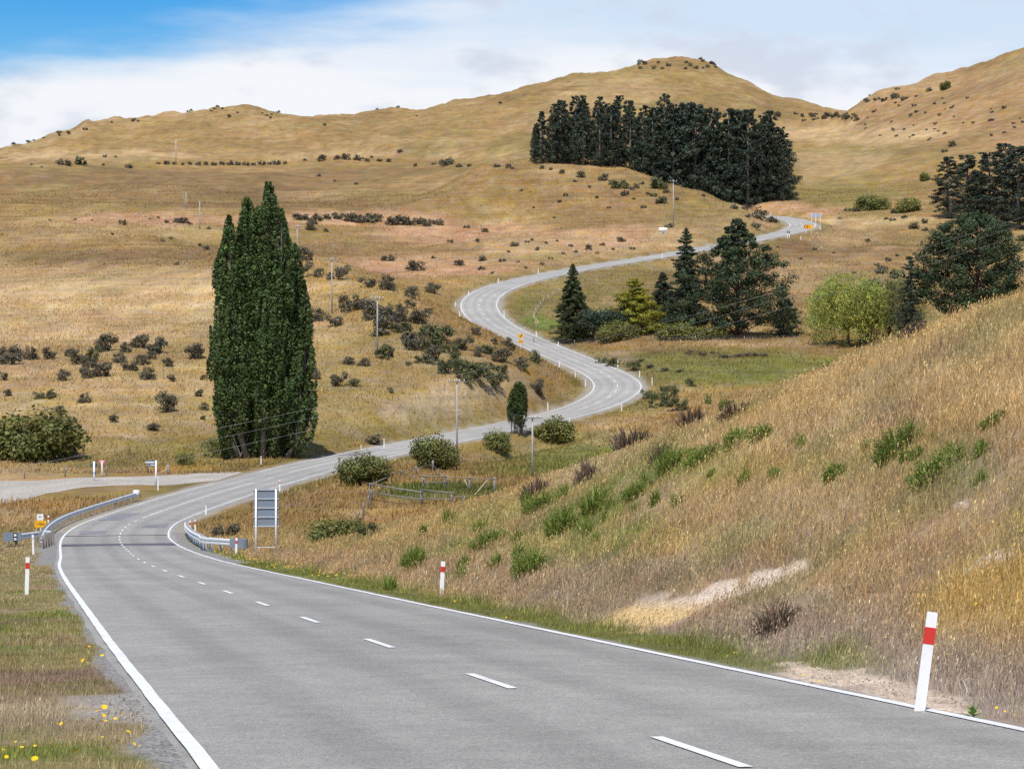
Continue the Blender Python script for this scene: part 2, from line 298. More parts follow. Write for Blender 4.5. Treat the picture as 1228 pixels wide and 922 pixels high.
def near_colour(x, y, off, z):
    """roadside within about 170 m: cut bank on the right, verge on the left"""
    e = off - np.sign(off) * 3.5
    n1 = fbm(x / 3.2, y / 6.5, 101, 4); n2 = fbm(x / 2.1 + 9, y / 4.0, 111, 4); n3 = fbm(x / 6 + 3, y / 14, 121, 3); n4 = fbm(x / 1.1, y / 2.2, 131, 3)
    g = np.repeat(np.array([.47, .322, .130])[None], len(x), 0)
    def mix(col, w):
        nonlocal g
        w = np.clip(w, 0, 1)[:, None]; g = g * (1 - w) + np.asarray(col)[None] * w
    R = (off > 0)
    px, py = _proj(x, y, z)
    px = px + (n3 - .5) * 130 + (n4 - .5) * 40; py = py + (n1 - .5) * 60
    for bx, by, rx, ry, bc, s in GB:
        q = ((px - bx) / rx) ** 2 + ((py - by) / ry) ** 2
        mix(bc, np.where(R, s * (1 - sstep(.4, 1.3, q)) * (np.clip(.34 + 1.7 * sstep(.38, .62, n4 * .5 + n2 * .5), 0, 1) if bc[1] > bc[0] else 1), 0))
    mix((.33, .228, .118), np.where(R, sstep(.52, .60, n1) * .5, 0))                      # pinkish brown bents
    mix((.27, .25, .10), np.where(R, sstep(.57, .66, n2) * .5, 0))                        # fading green
    mix((.52, .37, .16), np.where(R, sstep(.56, .64, n4) * .5, 0))
    up = np.where(R, e, 0)
    foot = np.where(R, (1 - sstep(1.6, 3.4, up + (n1 - .5) * 2.4)), 0) * sstep(75, 30, y)
    mix((.40, .335, .28), foot * .9)
    mix((.33, .23, .18), np.where(R, sstep(1.2, 2.2, up) * (1 - sstep(2.8, 4.4, up)), 0) * .35)
    mix((.54, .365, .12), np.where(R, (1 - sstep(.5, 1.2, np.hypot((px - 1190) / 110, (py - 740) / 70))) * sstep(1.9, 3.0, up), 0) * .85)
    fr = np.where(R, (1 - sstep(1.2, 2.0, up + (n4 - .5) * 1.2)) * sstep(32, 37, y), 0)
    mix((.20, .215, .048), fr * .95)
    L = (off < 0); le = np.where(L, -e, 0)
    mix((.30, .265, .10), np.where(L, .85, 0))
    l1 = fbm(x / 1.6, y / 3.0, 301, 4); l2 = fbm(x / .8 + 5, y / 1.5, 311, 4)
    mix((.21, .24, .05), np.where(L, sstep(.40, .56, l1 * .6 + l2 * .4) * .9, 0))
    mix((.44, .33, .18), np.where(L, sstep(.52, .64, l2) * .8 + sstep(70, 85, y) * .5, 0) * .8)
    mix((.46, .36, .23), np.where(L, (1 - sstep(1.5, 3.4, np.abs(y - 29.0 + (l1 - .5) * 5))) * .85, 0))
    mix((.30, .20, .13), np.where(L, sstep(.56, .66, fbm(x / 1.1 + 3, y / 2.2, 321, 3)), 0) * .5)
    mix((.27, .17, .13), np.where(L, (1 - sstep(.8, 3.4, np.abs(y - 35.5 + (n1 - .5) * 9 + (l2 - .5) * 5))), 0) * .7)
    return g
def bare(x, y, off, z=None):
    """0 = grass, 1 = bare gravel or clay; plus colour"""
    e = np.abs(off) - 3.5
    n = fbm(x / 1.2, y / 2.4, 141, 4) - .5; m = fbm(x / .35, y / .7, 145, 4) - .5
    w = np.zeros(len(x)); col = np.repeat(np.array([.25, .24, .222])[None], len(x), 0)
    L = off < 0
    wl = np.where(L, 1 - sstep(.20, .40, e + n * .6 - .12 * sstep(31, 25, y)), 1 - sstep(.26, .45, e + n * .4))
    wl = np.where(y > 120, 1 - sstep(.8, 1.6, e + n), wl)
    w = np.maximum(w, wl)
    wy = np.where(L, (1 - sstep(2.0, 3.3, np.abs(y - 29.5 - .2 * (e - 1)) + n * 4.5)) * (1 - .9 * sstep(.5, 1.5, e + n * 1.2 + m * .8)), 0)
    wy = np.maximum(wy, np.where(L, (1 - sstep(1.5, 3.2, np.abs(y - 68) + n * 3)) * sstep(2.4, 3.2, e + n * 2) * (1 - sstep(7, 14, e)) * .7, 0))
    gl = np.clip(.35 * e, 0, 1)[:, None]
    col = np.where((wy > .3)[:, None], np.array([.29, .27, .24])[None] * (1 - gl) + np.array([.38, .32, .25])[None] * gl, col); w = np.maximum(w, wy)
    px, py = _proj(x, y, z); R = ~L & (y < 80)
    cl = np.zeros(len(x))
    for bx, by, rx, ry, sl, s in SC_BLOBS:
        q = np.hypot((px - bx) / rx, (py - by - sl * (px - bx)) / ry)
        cl = np.maximum(cl, np.where(R, s * (1 - sstep(.55, 1.15, q + n * 1.1 + m * .9)), 0))
    low = np.clip((py - 718) / 14, 0, 1) * (px < 900) * (py < 760)
    cc = np.array([.68, .55, .42])[None] * (.85 + .8 * n[:, None] + .5 * m[:, None]) * (1 - low[:, None]) + np.array([.60, .42, .19])[None] * low[:, None]
    col = np.where((cl > w)[:, None], cc, col); w = np.maximum(w, cl)
    return w, col
# ------------------------------------------------------------------ mesh helpers
def mesh_np(name, V, faces, tint=None, mat=None, smooth=False):
    """faces: list of (n,k) int arrays"""
    me = bpy.data.meshes.new(name)
    V = np.asarray(V, np.float32)
    me.vertices.add(len(V)); me.vertices.foreach_set('co', V.ravel())
    loops = np.concatenate([f.ravel() for f in faces]).astype(np.int32)
    tot = np.concatenate([np.full(len(f), f.shape[1], np.int32) for f in faces])
    start = np.concatenate([[0], np.cumsum(tot)[:-1]]).astype(np.int32)
    me.loops.add(len(loops)); me.loops.foreach_set('vertex_index', loops)
    me.polygons.add(len(tot)); me.polygons.foreach_set('loop_start', start); me.polygons.foreach_set('loop_total', tot)
    if smooth: me.polygons.foreach_set('use_smooth', np.ones(len(tot), bool))
    me.update(calc_edges=True)
    if tint is not None:
        a = me.color_attributes.new('tint', 'FLOAT_COLOR', 'POINT')
        t = np.ones((len(V), 4), np.float32); t[:, :3] = tint
        a.data.foreach_set('color', t.ravel())
    if mat: me.materials.append(mat)
    return me
def link(name, me, parent=None, loc=None):
    o = bpy.data.objects.new(name, me); COL.objects.link(o)
    if parent is not None: o.parent = parent
    if loc is not None: o.location = loc
    return o
def tag(o, label=None, cat=None, group=None, kind=None):
    if label: o['label'] = label
    if cat: o['category'] = cat
    if group: o['group'] = group
    if kind: o['kind'] = kind
    return o
def thing(name, loc, label, cat, group=None, rz=0.0):
    o = bpy.data.objects.new(name, None); COL.objects.link(o); o.location = loc; o.rotation_euler = (0, 0, rz); o.empty_display_size = .3
    return tag(o, label, cat, group)
def copy_tree(o, loc, rz=0, scale=(1, 1, 1), label=None, group=None, cat=None, tilt=(0, 0)):
    def rec(s, par):
        c = s.copy(); COL.objects.link(c); c.parent = par
        for ch in list(s.children): rec(ch, c)
        return c
    c = rec(o, None); c.location = loc; c.rotation_euler = (tilt[0], tilt[1], rz); c.scale = scale
    return tag(c, label, cat, group)
class MB:
    """collects boxes, tubes and plates into one mesh"""
    def __init__(self): self.v = []; self.f = []; self.mi = []
    def add(self, V, Fs, mi=0):
        b = len(self.v); self.v += [tuple(p) for p in V]; self.f += [tuple(i + b for i in f) for f in Fs]; self.mi += [mi] * len(Fs); return self
    def box(self, c, s, rz=0.0, mi=0, bev=0.0, tilt=0.0):
        x, y, z = s[0] / 2, s[1] / 2, s[2] / 2
        P = [(-x, -y, -z), (x, -y, -z), (x, y, -z), (-x, y, -z), (-x, -y, z), (x, -y, z), (x, y, z), (-x, y, z)]
        if bev:
            k = 1 - bev / max(x, 1e-6) if x < y else 1 - bev / max(y, 1e-6)
            P[4:] = [(p[0] * k, p[1] * k, p[2]) for p in P[4:]]
        ca, sa = math.cos(rz), math.sin(rz); ct, stt = math.cos(tilt), math.sin(tilt)
        Q = []
        for p in P:
            q = (p[0] * ct + p[2] * stt, p[1], -p[0] * stt + p[2] * ct)
            Q.append((q[0] * ca - q[1] * sa + c[0], q[0] * sa + q[1] * ca + c[1], q[2] + c[2]))
        return self.add(Q, [(0, 3, 2, 1), (4, 5, 6, 7), (0, 1, 5, 4), (1, 2, 6, 5), (2, 3, 7, 6), (3, 0, 4, 7)], mi)
    def tube(self, pts, radii, n=8, mi=0, cap=True):
        pts = [Vector(p) for p in pts]
        if not hasattr(radii, '__len__'): radii = [radii] * len(pts)
        V = []; Fs = []
        prev = None
        for i, p in enumerate(pts):
            t = (pts[min(i + 1, len(pts) - 1)] - pts[max(i - 1, 0)]).normalized()
            a = Vector((0, 0, 1)) if abs(t.z) < .95 else Vector((1, 0, 0))
            u = t.cross(a).normalized() if prev is None else (prev - t * prev.dot(t)).normalized()
            prev = u; w = t.cross(u)
            for k in range(n):
                an = 2 * math.pi * k / n
                V.append(p + (u * math.cos(an) + w * math.sin(an)) * radii[i])
        for i in range(len(pts) - 1):
            for k in range(n):
                k2 = (k + 1) % n
                Fs.append((i * n + k, i * n + k2, (i + 1) * n + k2, (i + 1) * n + k))
        if cap:
            Fs.append(tuple(range(n))[::-1]); Fs.append(tuple((len(pts) - 1) * n + k for k in range(n)))
        return self.add(V, Fs, mi)
    def poly(self, pts, thick, nrm=(0, -1, 0), mi=0):
        """flat plate: outline extruded along -nrm"""
        n = len(pts); off = Vector(nrm) * -thick
        V = [Vector(p) for p in pts] + [Vector(p) + off for p in pts]
        Fs = [tuple(range(n)), tuple(range(2 * n - 1, n - 1, -1))] + [(i, i + n, (i + 1) % n + n, (i + 1) % n) for i in range(n)]
        return self.add(V, Fs, mi)
    def build(self, name, mats, parent=None, smooth=False, loc=None):
        me = bpy.data.meshes.new(name); me.from_pydata(self.v, [], self.f)
        for m in (mats if isinstance(mats, (list, tuple)) else [mats]): me.materials.append(m)
        me.polygons.foreach_set('material_index', self.mi)
        if smooth: me.polygons.foreach_set('use_smooth', [True] * len(self.f))
        me.update()
        return link(name, me, parent, loc)

# ------------------------------------------------------------------ materials
def mat_new(name):
    m = bpy.data.materials.new(name); m.use_nodes = True
    nt = m.node_tree; nt.nodes.clear()
    return m, nt, nt.nodes, nt.links
def pbsdf(N, L, rough=.8, spec=.3, metal=0):
    b = N.new('ShaderNodeBsdfPrincipled'); o = N.new('ShaderNodeOutputMaterial'); L.new(b.outputs[0], o.inputs['Surface'])
    b.inputs['Roughness'].default_value = rough; b.inputs['Metallic'].default_value = metal; b.inputs['Specular IOR Level'].default_value = spec
    return b, o
def noise(N, L, vec, scale, detail=4, rough=.55, dim=None):
    n = N.new('ShaderNodeTexNoise'); n.inputs['Scale'].default_value = scale; n.inputs['Detail'].default_value = detail; n.inputs['Roughness'].default_value = rough
    if vec is not None: L.new(vec, n.inputs['Vector'])
    return n.outputs['Fac']
def maprange(N, L, v, a, b, c, d, smooth=False):
    m = N.new('ShaderNodeMapRange'); m.inputs[1].default_value = a; m.inputs[2].default_value = b; m.inputs[3].default_value = c; m.inputs[4].default_value = d
    if smooth: m.interpolation_type = 'SMOOTHSTEP'
    L.new(v, m.inputs[0]); return m.outputs[0]
def mixc(N, L, f, a, b, mode='MIX'):
    m = N.new('ShaderNodeMix'); m.data_type = 'RGBA'; m.blend_type = mode
    for s, v in ((0, f), (6, a), (7, b)):
        if hasattr(v, 'default_value') or hasattr(v, 'is_linked'): L.new(v, m.inputs[s])
        elif s == 0: m.inputs[0].default_value = v
        else: m.inputs[s].default_value = (*v[:3], 1)
    return m.outputs[2]
def math_n(N, L, op, a, b=None):
    m = N.new('ShaderNodeMath'); m.operation = op
    for i, v in enumerate((a, b)):
        if v is None: continue
        if hasattr(v, 'is_linked'): L.new(v, m.inputs[i])
        else: m.inputs[i].default_value = v
    return m.outputs[0]
def objco(N):
    t = N.new('ShaderNodeTexCoord'); return t.outputs['Object']
def mapping(N, L, v, scale):
    m = N.new('ShaderNodeMapping'); m.inputs['Scale'].default_value = scale; L.new(v, m.inputs['Vector']); return m.outputs[0]

def mat_simple(name, col, rough=.6, spec=.4, metal=0, vary=.12, scale=9.0, dirt=None):
    m, nt, N, L = mat_new(name); b, o = pbsdf(N, L, rough, spec, metal)
    co = objco(N); f = noise(N, L, co, scale, 5)
    v = maprange(N, L, f, .3, .7, 1 - vary, 1 + vary)
    c = mixc(N, L, 1.0, col, v, 'MULTIPLY') if False else None
    h = N.new('ShaderNodeHueSaturation'); h.inputs['Color'].default_value = (*col, 1); L.new(v, h.inputs['Value'])
    out = h.outputs[0]
    if dirt is not None:
        f2 = noise(N, L, co, scale * .35, 6, .7); w = maprange(N, L, f2, .52, .72, 0, .7)
        out = mixc(N, L, w, out, dirt)
    L.new(out, b.inputs['Base Color'])
    return m
def mat_leaf(name, col, trans=.25, rough=.55, spec=.25):
    m, nt, N, L = mat_new(name)
    at = N.new('ShaderNodeAttribute'); at.attribute_name = 'tint'
    c = mixc(N, L, 1.0, (*col, 1), at.outputs['Color'], 'MULTIPLY')
    oi = N.new('ShaderNodeObjectInfo')
    h = N.new('ShaderNodeHueSaturation'); L.new(c, h.inputs['Color'])
    L.new(maprange(N, L, oi.outputs['Random'], 0, 1, .84, 1.16), h.inputs['Value'])
    c = h.outputs[0]
    b = N.new('ShaderNodeBsdfPrincipled'); b.inputs['Roughness'].default_value = rough; b.inputs['Specular IOR Level'].default_value = spec
    L.new(c, b.inputs['Base Color'])
    t = N.new('ShaderNodeBsdfTranslucent'); L.new(c, t.inputs['Color'])
    mx = N.new('ShaderNodeMixShader'); mx.inputs[0].default_value = trans; L.new(b.outputs[0], mx.inputs[1]); L.new(t.outputs[0], mx.inputs[2])
    o = N.new('ShaderNodeOutputMaterial'); L.new(mx.outputs[0], o.inputs['Surface'])
    return m
def mat_ground():
    m, nt, N, L = mat_new('dry_grassland'); b, o = pbsdf(N, L, .95, .12)
    at = N.new('ShaderNodeAttribute'); at.attribute_name = 'tint'
    co = objco(N)
    n0 = noise(N, L, mapping(N, L, co, (1, .6, 1)), .035, 6, .62); n1 = noise(N, L, mapping(N, L, co, (1, .45, 1)), .22, 6, .65); n2 = noise(N, L, co, 1.1, 6, .7); n3 = noise(N, L, co, 7, 5, .75)
    v = math_n(N, L, 'MULTIPLY', maprange(N, L, n0, .3, .7, .82, 1.18), maprange(N, L, n1, .3, .7, .74, 1.24))
    v = math_n(N, L, 'MULTIPLY', v, maprange(N, L, n2, .25, .75, .74, 1.24))
    v = math_n(N, L, 'MULTIPLY', v, maprange(N, L, n3, .25, .75, .82, 1.16))
    ter = noise(N, L, mapping(N, L, co, (.025, .02, 1.5)), 1.0, 6, .68)          # stock tracks and terracettes follow the contour
    v = math_n(N, L, 'MULTIPLY', v, maprange(N, L, ter, .36, .64, .85, 1.14))
    h = N.new('ShaderNodeHueSaturation'); L.new(at.outputs['Color'], h.inputs['Color']); L.new(v, h.inputs['Value'])
    hs = maprange(N, L, noise(N, L, co, .09, 5, .6), .3, .7, .482, .510); L.new(hs, h.inputs['Hue'])
    L.new(maprange(N, L, noise(N, L, co, .3, 5, .6), .3, .7, .78, 1.18), h.inputs['Saturation'])
    # pebbly grain on bare ground (alpha-like channel kept in a second attribute)
    bt = N.new('ShaderNodeAttribute'); bt.attribute_name = 'bare'
    vo = N.new('ShaderNodeTexVoronoi'); vo.inputs['Scale'].default_value = 38; L.new(co, vo.inputs['Vector'])
    gr = maprange(N, L, noise(N, L, co, 48, 4, .8), .32, .68, .45, 1.6)
    vc = N.new('ShaderNodeSeparateColor'); L.new(vo.outputs['Color'], vc.inputs[0])
    g2 = math_n(N, L, 'MULTIPLY', gr, maprange(N, L, vc.outputs[0], 0, 1, .45, 1.5))
    hb = N.new('ShaderNodeHueSaturation'); L.new(at.outputs['Color'], hb.inputs['Color']); L.new(g2, hb.inputs['Value'])
    c = mixc(N, L, bt.outputs['Fac'], h.outputs[0], hb.outputs[0])
    L.new(c, b.inputs['Base Color'])
    bu = N.new('ShaderNodeBump'); bu.inputs['Strength'].default_value = .55; bu.inputs['Distance'].default_value = .5
    hh = math_n(N, L, 'ADD', math_n(N, L, 'MULTIPLY', n2, .8), math_n(N, L, 'ADD', math_n(N, L, 'MULTIPLY', n1, 1.3), math_n(N, L, 'MULTIPLY', n3, .10)))
    L.new(hh, bu.inputs['Height']); L.new(bu.outputs[0], b.inputs['Normal'])
    return m
def mat_asphalt():
    m, nt, N, L = mat_new('chip_seal'); b, o = pbsdf(N, L, .85, .25)
    co = objco(N)
    uvn = N.new('ShaderNodeAttribute'); uvn.attribute_name = 'lane'     # across, along
    sx = N.new('ShaderNodeSeparateXYZ'); L.new(uvn.outputs['Vector'], sx.inputs[0])
    big = noise(N, L, co, .12, 5, .6); mid = noise(N, L, co, 1.4, 5, .65); fine = noise(N, L, co, 38, 3, .8); chip = noise(N, L, co, 110, 2, .6)
    coarse = noise(N, L, co, 13, 3, .75)
    v = math_n(N, L, 'MULTIPLY', maprange(N, L, big, .3, .7, .88, 1.12), maprange(N, L, mid, .3, .7, .90, 1.10))
    v = math_n(N, L, 'MULTIPLY', v, maprange(N, L, coarse, .3, .7, .84, 1.16))
    v = math_n(N, L, 'MULTIPLY', v, math_n(N, L, 'MULTIPLY', maprange(N, L, fine, .28, .72, .50, 1.5), maprange(N, L, chip, .3, .7, .66, 1.34)))
    # wheel tracks: two smoother bands to a lane
    ax = math_n(N, L, 'ABSOLUTE', sx.outputs[0]); tr = math_n(N, L, 'ABSOLUTE', math_n(N, L, 'SUBTRACT', math_n(N, L, 'ABSOLUTE', math_n(N, L, 'SUBTRACT', ax, 1.75)), .85))
    trk = maprange(N, L, tr, .12, .5, 1, 0, True)
    jt = N.new('ShaderNodeCombineXYZ'); L.new(math_n(N, L, 'MULTIPLY', sx.outputs[0], 1.2), jt.inputs[0]); L.new(math_n(N, L, 'MULTIPLY', sx.outputs[1], .06), jt.inputs[1])
    streak = noise(N, L, jt.outputs[0], 1.0, 5, .6)
    v = math_n(N, L, 'MULTIPLY', v, math_n(N, L, 'SUBTRACT', 1.0, math_n(N, L, 'MULTIPLY', trk, maprange(N, L, streak, .35, .65, .06, .19))))
    v = math_n(N, L, 'MULTIPLY', v, maprange(N, L, streak, .3, .7, .94, 1.06))
    at = N.new('ShaderNodeAttribute'); at.attribute_name = 'tint'
    h = N.new('ShaderNodeHueSaturation'); L.new(at.outputs['Color'], h.inputs['Color']); L.new(v, h.inputs['Value'])
    L.new(h.outputs[0], b.inputs['Base Color'])
    bu = N.new('ShaderNodeBump'); bu.inputs['Strength'].default_value = .35; bu.inputs['Distance'].default_value = .02
    L.new(math_n(N, L, 'ADD', fine, math_n(N, L, 'MULTIPLY', chip, .5)), bu.inputs['Height']); L.new(bu.outputs[0], b.inputs['Normal'])
    return m
def mat_paint():
    m, nt, N, L = mat_new('road_paint'); b, o = pbsdf(N, L, .6, .35)
    co = objco(N); f = noise(N, L, co, 30, 4, .75); f2 = noise(N, L, co, 1.3, 4, .6)
    w = maprange(N, L, math_n(N, L, 'ADD', math_n(N, L, 'MULTIPLY', f, .7), math_n(N, L, 'MULTIPLY', f2, .3)), .50, .64, .04, .6)
    c = mixc(N, L, w, (.80, .80, .78), (.30, .29, .28)); L.new(c, b.inputs['Base Color'])
    return m
def mat_bark(name, col, scale=6.0):
    m, nt, N, L = mat_new(name); b, o = pbsdf(N, L, .9, .2)
    co = objco(N); f = noise(N, L, mapping(N, L, co, (1, 1, .25)), scale, 6, .7)
    h = N.new('ShaderNodeHueSaturation'); h.inputs['Color'].default_value = (*col, 1); L.new(maprange(N, L, f, .25, .75, .55, 1.4), h.inputs['Value'])
    L.new(h.outputs[0], b.inputs['Base Color'])
    bu = N.new('ShaderNodeBump'); bu.inputs['Strength'].default_value = .6; bu.inputs['Distance'].default_value = .05; L.new(f, bu.inputs['Height']); L.new(bu.outputs[0], b.inputs['Normal'])
    return m
MAT = dict(
    ground=mat_ground(), asphalt=mat_asphalt(), paint=mat_paint(),
    grass=mat_leaf('grass_blades', (1, 1, 1), .30, .7, .12), petal=mat_leaf('petals', (1, 1, 1), .3, .6, .2),
    white=mat_simple('white_paint', (.80, .80, .79), .45, .4, 0, .05, 12, (.45, .43, .38)),
    post=mat_simple('white_post_plastic', (.84, .84, .83), .4, .45, 0, .03, 10, (.62, .60, .55)),
    red=mat_simple('red_reflective_band', (.62, .035, .025), .4, .5, 0, .08, 30), yellow=mat_simple('yellow_sign_face', (.80, .40, .01), .4, .5, 0, .05, 20),
    black=mat_simple('black_paint', (.02, .02, .02), .5, .4), blue=mat_simple('blue_sign_face', (.02, .13, .35), .4, .5, 0, .05, 20), navy=mat_simple('dark_blue_sign_back', (.03, .045, .11), .5, .4),
    railsunlit=mat_simple('sunlit_rail_steel', (.78, .78, .76), .5, .4, 0, .06, 7, (.5, .49, .46)), galv=mat_simple('galvanised_steel', (.68, .72, .74), .5, .5, .1, .12, 7, (.33, .31, .28)), slate=mat_simple('grey_sign_back', (.20, .24, .29), .55, .4, .1, .06, 4),  # right rail: galvanised steel with the sunlight put into its paler colour
    grey=mat_simple('light_grey_steel', (.50, .52, .54), .5, .4, .2, .08, 8), timber=mat_bark('weathered_timber', (.26, .24, .21), 9), pale=mat_bark('pale_new_timber', (.55, .47, .33), 9),
    concrete=mat_simple('pole_concrete', (.42, .41, .39), .85, .2, 0, .10, 3, (.38, .37, .34)), tan=mat_simple('tan_board', (.50, .38, .20), .6, .3),
    bark=mat_bark('brown_bark', (.12, .09, .065)), greybark=mat_bark('grey_bark', (.20, .18, .155)), wire=mat_simple('wire_metal', (.22, .22, .23), .5, .4, .3), tank=mat_simple('white_tank', (.75, .77, .80), .4, .5),
    poplar=mat_leaf('poplar_leaves', (.070, .104, .030), .22), pine=mat_leaf('pine_needles', (.052, .076, .031), .12, .6), pinedark=mat_leaf('dark_pine_needles', (.040, .056, .036), .10, .6),
    spruce=mat_leaf('spruce_needles', (.056, .072, .026), .10), spruceblue=mat_leaf('blue_green_needles', (.044, .064, .036), .10), cypress=mat_leaf('golden_cypress_sprays', (.26, .25, .03), .2), willow=mat_leaf('willow_leaves', (.38, .41, .10), .35),
    willowdark=mat_leaf('dull_willow_leaves', (.17, .185, .062), .3),
    broad=mat_leaf('broadleaf_shrub_leaves', (.165, .170, .046), .22), broadlight=mat_leaf('light_shrub_leaves', (.19, .20, .055), .25), scrub=mat_leaf('grey_brown_scrub_twigs', (.118, .106, .066), .12), scrubgreen=mat_leaf('olive_scrub_leaves', (.105, .115, .045), .18),
    broom=mat_leaf('broom_shoots', (.20, .25, .05), .25), dock=mat_leaf('dry_brown_stems', (.135, .088, .062), .12), twig=mat_bark('scrub_twigs', (.13, .11, .09)), mullein=mat_leaf('mullein_leaves', (.27, .36, .10), .25),
)

# ------------------------------------------------------------------ ground, side road, road
def build_ground():
    x = gx.ravel(); y = gy.ravel(); z = gz.ravel(); off = OFF.ravel()
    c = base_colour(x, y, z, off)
    nearm = y < 190
    w = np.zeros(len(x)); bw, bc = bare(x[nearm], y[nearm], off[nearm], z[nearm]); w[nearm] = bw
    soil = c.copy(); soil[nearm] = c[nearm] * .72 + np.array([.04, .03, .02])
    c2 = soil; c2[nearm] = soil[nearm] * (1 - bw[:, None]) + bc * bw[:, None]
    # gravel shoulders beyond the near stretch
    a = np.abs(off); fy = (y > 190)
    sh = np.where(fy, (1 - sstep(4.3, 5.2, a + (fbm(x / 5, y / 5, 150, 3) - .5) * 1.4)) * .8, 0)
    c2 = c2 * (1 - sh[:, None]) + (GRAVEL * .95)[None] * sh[:, None]
    V = np.stack([x, y, z], 1)
    i = np.arange(NU * NV).reshape(NV, NU)
    Fq = np.stack([i[:-1, :-1], i[:-1, 1:], i[1:, 1:], i[1:, :-1]], -1).reshape(-1, 4)
    me = mesh_np('ground', V, [Fq], c2, MAT['ground'], smooth=True)
    at = me.attributes.new('bare', 'FLOAT', 'POINT'); at.data.foreach_set('value', np.maximum(w, sh).astype(np.float32))
    o = link('ground', me); tag(o, 'dry golden farmland hills and verges around the winding road', 'ground', kind='structure')
build_ground()

def strip(a, b, s0, s1, dz, step=1.0, wob=0.0):
    """quads between offsets a and b along the road"""
    s = np.arange(s0, s1 + 1e-6, step)
    X = np.stack([np.interp(s, RST, RD[:, k]) for k in range(3)], 1); Nn = np.stack([np.interp(s, RST, RN[:, k]) for k in range(2)], 1)
    def side(o):
        oo = real_off(o, s) + (wob * (vnoise(s * 1.7, s * 0 + o, 5) - .5) if wob else 0)
        return np.stack([X[:, 0] + Nn[:, 0] * oo, X[:, 1] + Nn[:, 1] * oo, X[:, 2] + dz], 1)
    return side(a), side(b), s
def lines_mesh(name, items, dz, parent, mat):
    V = []; Fs = []; b = 0
    for (a, c, s0, s1) in items:
        A, B, s = strip(a, c, s0, s1, dz, min(1.0, max(.25, (s1 - s0) / 3)), .02 if s1 - s0 > 20 else 0)
        k = len(A); V.append(np.concatenate([A, B])); i = np.arange(k - 1) + b
        Fs.append(np.stack([i, i + k, i + k + 1, i + 1], 1)); b += 2 * k
    me = mesh_np(name, np.concatenate(V), [np.concatenate(Fs)], None, mat)
    return link(name, me, parent)
SMAX = RST[-1] - 2
def stn(d):    # station of the near road at depth d
    return float(np.interp(d, RD[:380, 1], RST[:380]))
def station_at(px, py, dmin=0):
    x, y, z = hit(px, py, dmin); return float(road_near([x], [y])[2][0])
